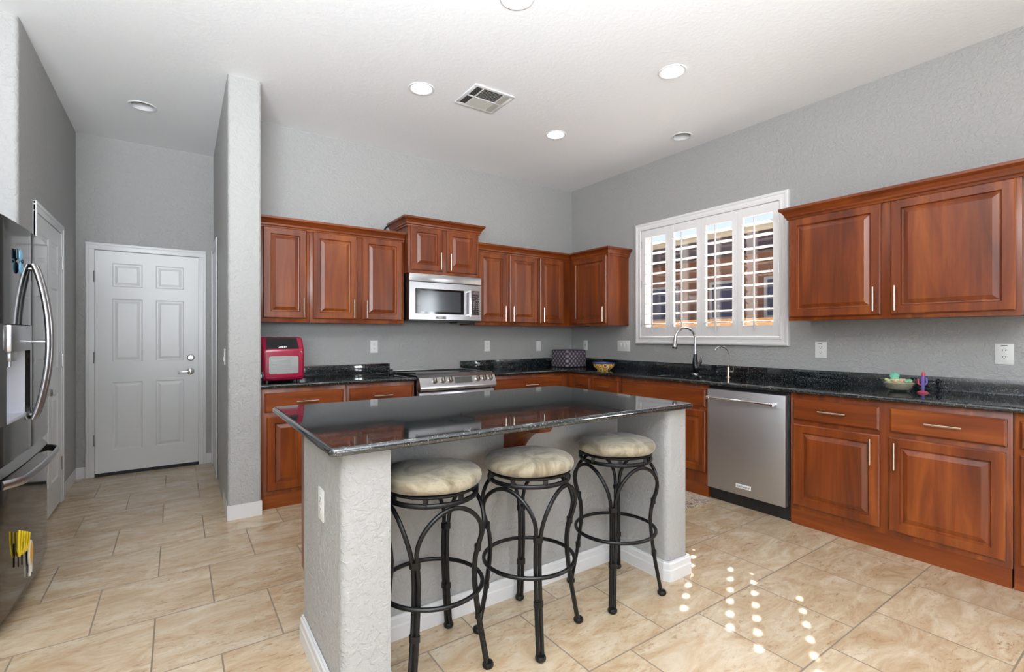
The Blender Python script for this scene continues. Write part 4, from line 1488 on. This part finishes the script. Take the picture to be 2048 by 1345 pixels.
# slanted black control glass
sl = Vector((0, 0.079, 0.097)).normalized(); sn = Vector((0, -0.097, 0.079)).normalized()
def slant(u, s, off): 
    b = Vector((u, ay0-0.004, CT+0.245))
    return b + sl*s + sn*off
mb = MB()
q = [slant(-3.490, 0.012, 0.000), slant(-3.262, 0.012, 0.000), slant(-3.270, 0.116, 0.000), slant(-3.482, 0.116, 0.000)]
q2 = [p+sn*0.0035 for p in q]
mb.poly(q2); mb.poly(q[::-1])
for i in range(4): mb.poly([q[i], q[(i+1) % 4], q2[(i+1) % 4], q2[i]])
cg = obj('control_glass', mb, BLKGLOSS, t, smooth=0)
mb = MB()
def mark(u0, u1, s0, s1, sk=0.0):
    mb.poly([slant(u0, s0, 0.0037), slant(u1, s0, 0.0037), slant(u1+sk, s1, 0.0037), slant(u0+sk, s1, 0.0037)])
mark(-3.410, -3.396, 0.016, 0.030, 0.012); mark(-3.394, -3.384, 0.018, 0.034, 0.004); mark(-3.381, -3.371, 0.018, 0.035); mark(-3.368, -3.358, 0.018, 0.034); mark(-3.355, -3.347, 0.022, 0.031)
obj('white_mark', mb, mat('pale_print', L(205, 214, 214), 0.5), cg, smooth=0)
# door with window
mb = MB()
mfr = lambda u, v, w: (u, ay0-0.003-w, v)
ol = rounded([(ax0+0.022, CT+0.040), (ax1-0.018, CT+0.040), (ax1-0.022, CT+0.236), (ax0+0.026, CT+0.236)], [0.02]*4, 5)
mb.prism(ol, mfr, -0.004, 0.006)
dd_ = obj('door', mb, PINK, t, smooth=40)
mb = MB()
ol = rounded([(-3.473, CT+0.066), (-3.268, CT+0.066), (-3.268, CT+0.198), (-3.473, CT+0.198)], [0.014]*4, 5)
mb.prism(ol, mfr, 0.0062, 0.0078)
wn = obj('door_window', mb, mat('oven_glass_reflection_grey', L(150, 150, 148), 0.22, 0.2), dd_, smooth=40)  # reflection of the room put into the pale grey glass colour
mb = MB()
for z in (CT+0.098, CT+0.134, CT+0.170): mb.tube([(-3.462, ay0-0.0112, z), (-3.330, ay0-0.0112, z)], 0.0014, 6)
obj('rack_lines', mb, STEEL, wn)

# quilted appliance cover in the corner
def quilt():
    m = mat('charcoal_plum_quilted_fabric', L(110, 100, 112), 0.5, spec=0.5)
    n = NT(m)
    tc = n.n('ShaderNodeTexCoord')
    sp = n.n('ShaderNodeSeparateXYZ'); n.l(tc.outputs['Object'], sp.inputs[0])
    def mth(op, a, b=None):
        x = n.n('ShaderNodeMath', operation=op)
        for i, v in enumerate((a, b)):
            if v is None: continue
            if isinstance(v, (int, float)): x.inputs[i].default_value = v
            else: n.l(v, x.inputs[i])
        return x.outputs[0]
    h = mth('ADD', sp.outputs[0], sp.outputs[1])
    u = mth('MULTIPLY', mth('ADD', h, sp.outputs[2]), 58.0)
    v = mth('MULTIPLY', mth('SUBTRACT', h, sp.outputs[2]), 58.0)
    su = mth('ABSOLUTE', mth('SINE', u)); sv = mth('ABSOLUTE', mth('SINE', v))
    k = mth('MULTIPLY', su, sv)
    k = mth('POWER', k, 0.5)
    col = n.ramp(k, [(0.20, L(20, 18, 23)), (0.55, L(72, 64, 76)), (0.97, L(138, 128, 140))])
    n.l(col, n.b.inputs['Base Color'])
    n.bump(k, 0.8, 0.006)
    return m
t = thing('appliance_cover', 'dark quilted fabric appliance cover standing in the corner of the worktop', 'appliance cover', (-0.345, -0.325, CT))
mb = MB()
mb.box((-0.500, -0.480, CT+0.001), (-0.205, -0.200, CT+0.200), 0.022, 4)
obj('quilted_shell', mb, quilt(), t, smooth=50)
mb = MB()
for z in (CT+0.006, CT+0.186):
    ins = 0.001 if z < 1.0 else 0.006
    ring = rounded([(-0.502+ins, -0.482+ins), (-0.203-ins, -0.482+ins), (-0.203-ins, -0.198-ins), (-0.502+ins, -0.198-ins)], [0.022]*4, 4)
    mb.tube([(x, y, z) for x, y in ring], 0.004, 8, closed=True)
obj('piping', mb, mat('black_binding', L(22, 20, 24), 0.7), t)

# painted ceramic bowl
def talavera():
    m = mat('painted_ceramic', L(236, 226, 206), 0.15)
    n = NT(m)
    tc = n.n('ShaderNodeTexCoord')
    sp = n.n('ShaderNodeSeparateXYZ'); n.l(tc.outputs['Object'], sp.inputs[0])
    at = n.n('ShaderNodeMath', operation='ARCTAN2'); n.l(sp.outputs[1], at.inputs[0]); n.l(sp.outputs[0], at.inputs[1])
    mu = n.n('ShaderNodeMath', operation='MULTIPLY'); n.l(at.outputs[0], mu.inputs[0]); mu.inputs[1].default_value = 6/(2*PI)*2
    cb = n.n('ShaderNodeCombineXYZ'); n.l(mu.outputs[0], cb.inputs[0])
    mz = n.n('ShaderNodeMath', operation='MULTIPLY'); n.l(sp.outputs[2], mz.inputs[0]); mz.inputs[1].default_value = 16
    n.l(mz.outputs[0], cb.inputs[1])
    vo = n.n('ShaderNodeTexVoronoi'); vo.inputs['Scale'].default_value = 1.4
    n.l(cb.outputs[0], vo.inputs['Vector'])
    c = n.ramp(vo.outputs['Distance'], [(0.0, L(198, 80, 40)), (0.22, L(206, 96, 48)), (0.26, L(244, 238, 226)), (0.36, L(240, 232, 214)), (0.40, L(226, 170, 40)), (0.62, L(214, 160, 44)), (0.70, L(110, 120, 60))])
    c.node.color_ramp.interpolation = 'CONSTANT'
    band = n.ramp(sp.outputs[2], [(0.0, (0, 0, 0, 1)), (0.024, (1, 1, 1, 1))])
    band.node.color_ramp.interpolation = 'CONSTANT'
    low = n.ramp(mz.outputs[0], [(0.0, (0, 0, 0, 1)), (1.0, (0, 0, 0, 1))])
    col = n.mix(band, c, L(44, 62, 110))
    n.l(col, n.b.inputs['Base Color'])
    return m
t = thing('painted_bowl', 'small ceramic bowl painted with yellow and orange flowers, blue rim', 'bowl', (-0.405, -0.945, CT))
mb = MB()
mb.lathe((-0.405, -0.945, CT), [(0, 0.0), (0.066, 0.0), (0.070, 0.008), (0.092, 0.024), (0.108, 0.046), (0.115, 0.076), (0.112, 0.078), (0.104, 0.048), (0.088, 0.028), (0.06, 0.012), (0, 0.010)], 48)
obj('bowl_body', mb, talavera(), t, smooth=50)

# glass bowl of green stones
gx, gy = -0.270, -3.395
t = thing('glass_bowl', 'flared clear glass bowl holding green and white stones', 'bowl', (gx, gy, CT))
mb = MB()
def sq(r, p, seg=40):
    return None
mb.lathe((gx, gy, CT), [(0, 0.004), (0.048, 0.004), (0.052, 0.0), (0.056, 0.004), (0.072, 0.030), (0.088, 0.058), (0.098, 0.078), (0.095, 0.079), (0.084, 0.058), (0.068, 0.032), (0.050, 0.010), (0, 0.009)], 40)
obj('bowl_wall', mb, CLEAR, t, smooth=50)
mb = MB()
for a in range(3):
    q = a*2*PI/3+0.4
    mb.ball((gx+0.05*math.cos(q), gy+0.05*math.sin(q), CT+0.005), 0.008, 10, (1, 1, 0.6))
obj('foot', mb, CLEAR, t)
mb = MB(); rr = random.Random(3)
mb.lathe((gx, gy, CT), [(0, 0.011), (0.047, 0.012), (0.064, 0.032), (0.078, 0.054), (0.060, 0.062), (0, 0.066)], 32)
obj('pebble_sand', mb, mat('pale_sand', L(196, 186, 166), 0.8), t)['kind'] = 'stuff'
GS = [mat('green_stone', L(140, 196, 160), 0.4), mat('pale_yellow_stone', L(214, 222, 166), 0.4), mat('peach_stone', L(226, 178, 150), 0.4)]
def stone(c, r, m_, lab, name='decorative_stone', sc=(1, 1, 0.8)):
    mb = MB()
    bmesh.ops.create_icosphere(mb.bm, subdivisions=2, radius=1.0)
    for v in mb.bm.verts:
        k = 1+rr.uniform(-0.12, 0.12)
        v.co = Vector((v.co.x*r*sc[0]*k, v.co.y*r*sc[1]*k, v.co.z*r*sc[2]*k)) + Vector(c)
    return tag(obj(name, mb, m_, smooth=60), lab, 'stone', 'stones in the glass bowl')
kinds = ['small green stone in the glass bowl', 'small pale yellow stone in the glass bowl', 'small peach stone in the glass bowl']
for k in range(22):
    a = k*2.39996; r_ = 0.068*math.sqrt((k+0.5)/22)
    i = k % 5 % 3
    stone((gx+r_*math.cos(a), gy+r_*math.sin(a), CT+0.070-0.10*r_*r_/0.07*0.6+rr.uniform(-0.002, 0.003)), 0.0125, GS[i], kinds[i])
mb = MB()
M_ = Matrix.Translation((gx-0.005, gy+0.022, CT+0.098)) @ Matrix.Rotation(0.5, 4, 'X') @ Matrix.Rotation(0.6, 4, 'Z')
bmesh.ops.create_cube(mb.bm, size=0.040, matrix=M_)
bmesh.ops.bevel(mb.bm, geom=mb.bm.edges[:], offset=0.006, segments=2, affect='EDGES')
tag(obj('green_cube_stone', mb, mat('sea_green_stone', L(122, 190, 168), 0.35)), 'largest sea green cut stone, on top of the glass bowl', 'stone')

# cactus-like ornament
cx_, cy_ = -0.262, -3.512
PUR = mat('violet_glaze', L(98, 80, 142), 0.25); RED = mat('red_glaze', L(166, 62, 80), 0.25)
t = thing('cactus_ornament', 'small violet and red cactus shaped ornament on a round red base', 'ornament', (cx_, cy_, CT))
mb = MB(); mb.lathe((cx_, cy_, CT), [(0, 0), (0.028, 0), (0.029, 0.005), (0.020, 0.010), (0.012, 0.013), (0, 0.013)], 24)
obj('round_base', mb, RED, t)
mb = MB(); mb.tube([(cx_, cy_, CT+0.012), (cx_, cy_, CT+0.05), (cx_, cy_, CT+0.085), (cx_, cy_-0.002, CT+0.105)], 0.010, 12, radii=[0.008, 0.010, 0.012, 0.010])
mb.tube([(cx_, cy_-0.010, CT+0.050), (cx_, cy_-0.020, CT+0.066), (cx_, cy_-0.018, CT+0.095)], 0.005, 10)
obj('stem', mb, PUR, t)
mb = MB(); mb.ball((cx_, cy_-0.003, CT+0.114), 0.012, 14, (0.85, 0.85, 1.5))
mb.tube([(cx_, cy_+0.008, CT+0.045), (cx_, cy_+0.022, CT+0.055), (cx_, cy_+0.022, CT+0.085)], 0.006, 10)
obj('arm', mb, RED, t)

# ------------------------------------------------------------------ kitchen mat
def mat_rug():
    m = mat('floral_mat_weave', L(186, 172, 152), 0.8, spec=0.2)
    n = NT(m)
    v = n.coord('Object')
    a = n.noise(v, 5.5, 2, 0.5, 3.0)
    c1 = n.ramp(a.outputs[0], [(0.40, L(190, 178, 158)), (0.455, L(190, 178, 158)), (0.47, L(120, 98, 88)), (0.50, L(120, 98, 88)), (0.515, L(204, 194, 176)), (0.60, L(186, 176, 160)), (0.62, L(140, 124, 118)), (0.66, L(170, 158, 148))])
    vo = n.n('ShaderNodeTexVoronoi'); vo.inputs['Scale'].default_value = 9
    n.l(v, vo.inputs['Vector'])
    c2 = n.ramp(vo.outputs['Distance'], [(0.18, L(176, 140, 120)), (0.22, L(112, 92, 86)), (0.26, (1, 1, 1, 1))])
    n.l(n.mix(0.6, c1, c2, 'MULTIPLY'), n.b.inputs['Base Color'])
    return m
t = thing('kitchen_mat', 'flat patterned mat on the floor in front of the sink cabinet', 'mat', (-0.88, -1.78, 0))
mb = MB(); mb.prism(rounded([(-1.13, -2.372), (-0.640, -2.372), (-0.640, -1.18), (-1.13, -1.18)], [0.02]*4, 4), M_plan, 0.0003, 0.009)
obj('woven_top', mb, mat_rug(), t)
mb = MB()
mb.box((-1.13, -2.378, 0.0003), (-0.64, -2.3722, 0.0075)); 
obj('binding', mb, mat('beige_binding', L(170, 150, 112), 0.8), t)

# door stop spring at the hall baseboard
mb = MB(); pts = []
for k in range(60):
    a = k/59*2*PI*9; s = k/59
    pts.append((-4.748+0.075*s, 0.86+0.004*math.cos(a), 0.055+0.004*math.sin(a)))
mb.tube(pts, 0.0016, 6)
tag(obj('door_stop', mb, STEEL), 'thin spring door stop on the baseboard in the hall', 'door stop')

# ================================================================== outside the window
GRAV = mat('tan_gravel', L(176, 158, 134), 0.9)
n = NT(GRAV); a = n.noise(n.coord('Object'), 60, 4, 0.7); n.l(n.ramp(a.outputs[0], [(0.35, L(150, 132, 110)), (0.65, L(198, 182, 158))]), n.b.inputs['Base Color'])
mb = MB(); mb.box((0.15, -14, -0.30), (30, 16, -0.15))
obj('ground', mb, GRAV, kind='structure', smooth=0)
STUCCO = wall_paint('pinkish_tan_stucco', L(170, 128, 108), 0.9, 0.3, 30)
mb = MB(); mb.box((0.145, -9.05, 2.98), (0.62, 1.3, 3.08)); mb.box((0.60, -9.05, 2.92), (0.64, 1.3, 3.08))
obj('exterior_roof_overhang', mb, STUCCO, kind='structure', smooth=0)
t = thing('neighboring_house', 'tan stucco house with a shadow-dark eave seen through the shutters', 'house', (6.0, 1.5, -0.15))
mb = MB(); mb.box((5.6, -6, -0.15), (9.0, 12, 3.05))
obj('stucco_wall', mb, STUCCO, t, smooth=0)
mb = MB(); mb.box((5.0, -6.3, 3.26), (5.04, 12.3, 3.40)); mb.box((5.0, -6.3, 3.385), (5.08, 12.3, 3.42))
obj('fascia', mb, mat('cream_fascia', L(224, 214, 192), 0.6), t, smooth=0)
mb = MB(); mb.box((5.045, -6.3, 2.95), (5.6, 12.3, 3.38))  # shadow under the eave put into this box's dark colour
obj('shadowed_eave', mb, mat('eave_shadow_tone', L(84, 74, 86), 0.7), t, smooth=0)
mb = MB(); mb.poly([(4.98, -6.3, 3.42), (9.6, -6.3, 4.2), (9.6, 12.3, 4.2), (4.98, 12.3, 3.42)]); mb.poly([(4.98, -6.3, 3.40), (9.6, -6.3, 4.18), (9.6, 12.3, 4.18), (4.98, 12.3, 3.40)])
obj('tile_roof', mb, mat('tan_roof_tile', L(150, 110, 88), 0.8), t, smooth=0)
for (a, b) in ((-0.75, 0.55), (1.15, 1.75), (2.55, 3.9)):
    mb = MB(); mb.nested(lambda u, v, w: (5.6-w, u, v), a, b, 1.62, 2.45, [(0, 0.0), (0, 0.03), (0.06, 0.03), (0.06, 0.005)], fill=False)
    f = obj('house_window', mb, WHITE, t, smooth=0)
    mb = MB(); mb.box((5.592, a+0.06, 1.68), (5.597, b-0.06, 2.39))
    obj('pane', mb, mat('dark_blue_glass', L(92, 94, 125), 0.1), f, smooth=0)
t = thing('block_fence', 'tan block wall outside, low between the two houses', 'fence', (3.2, 1.5, -0.15))
mb = MB(); mb.box((3.1, -8, -0.15), (3.3, 14, 1.48))
obj('block_wall', mb, wall_paint('tan_block', L(202, 164, 124), 0.9, 0.4, 20), t, smooth=0)
mb = MB(); mb.box((3.06, -8, 1.4805), (3.34, 14, 1.54))
obj('cap_course', mb, wall_paint('tan_cap', L(190, 150, 112), 0.9, 0.4, 20), t, smooth=0)
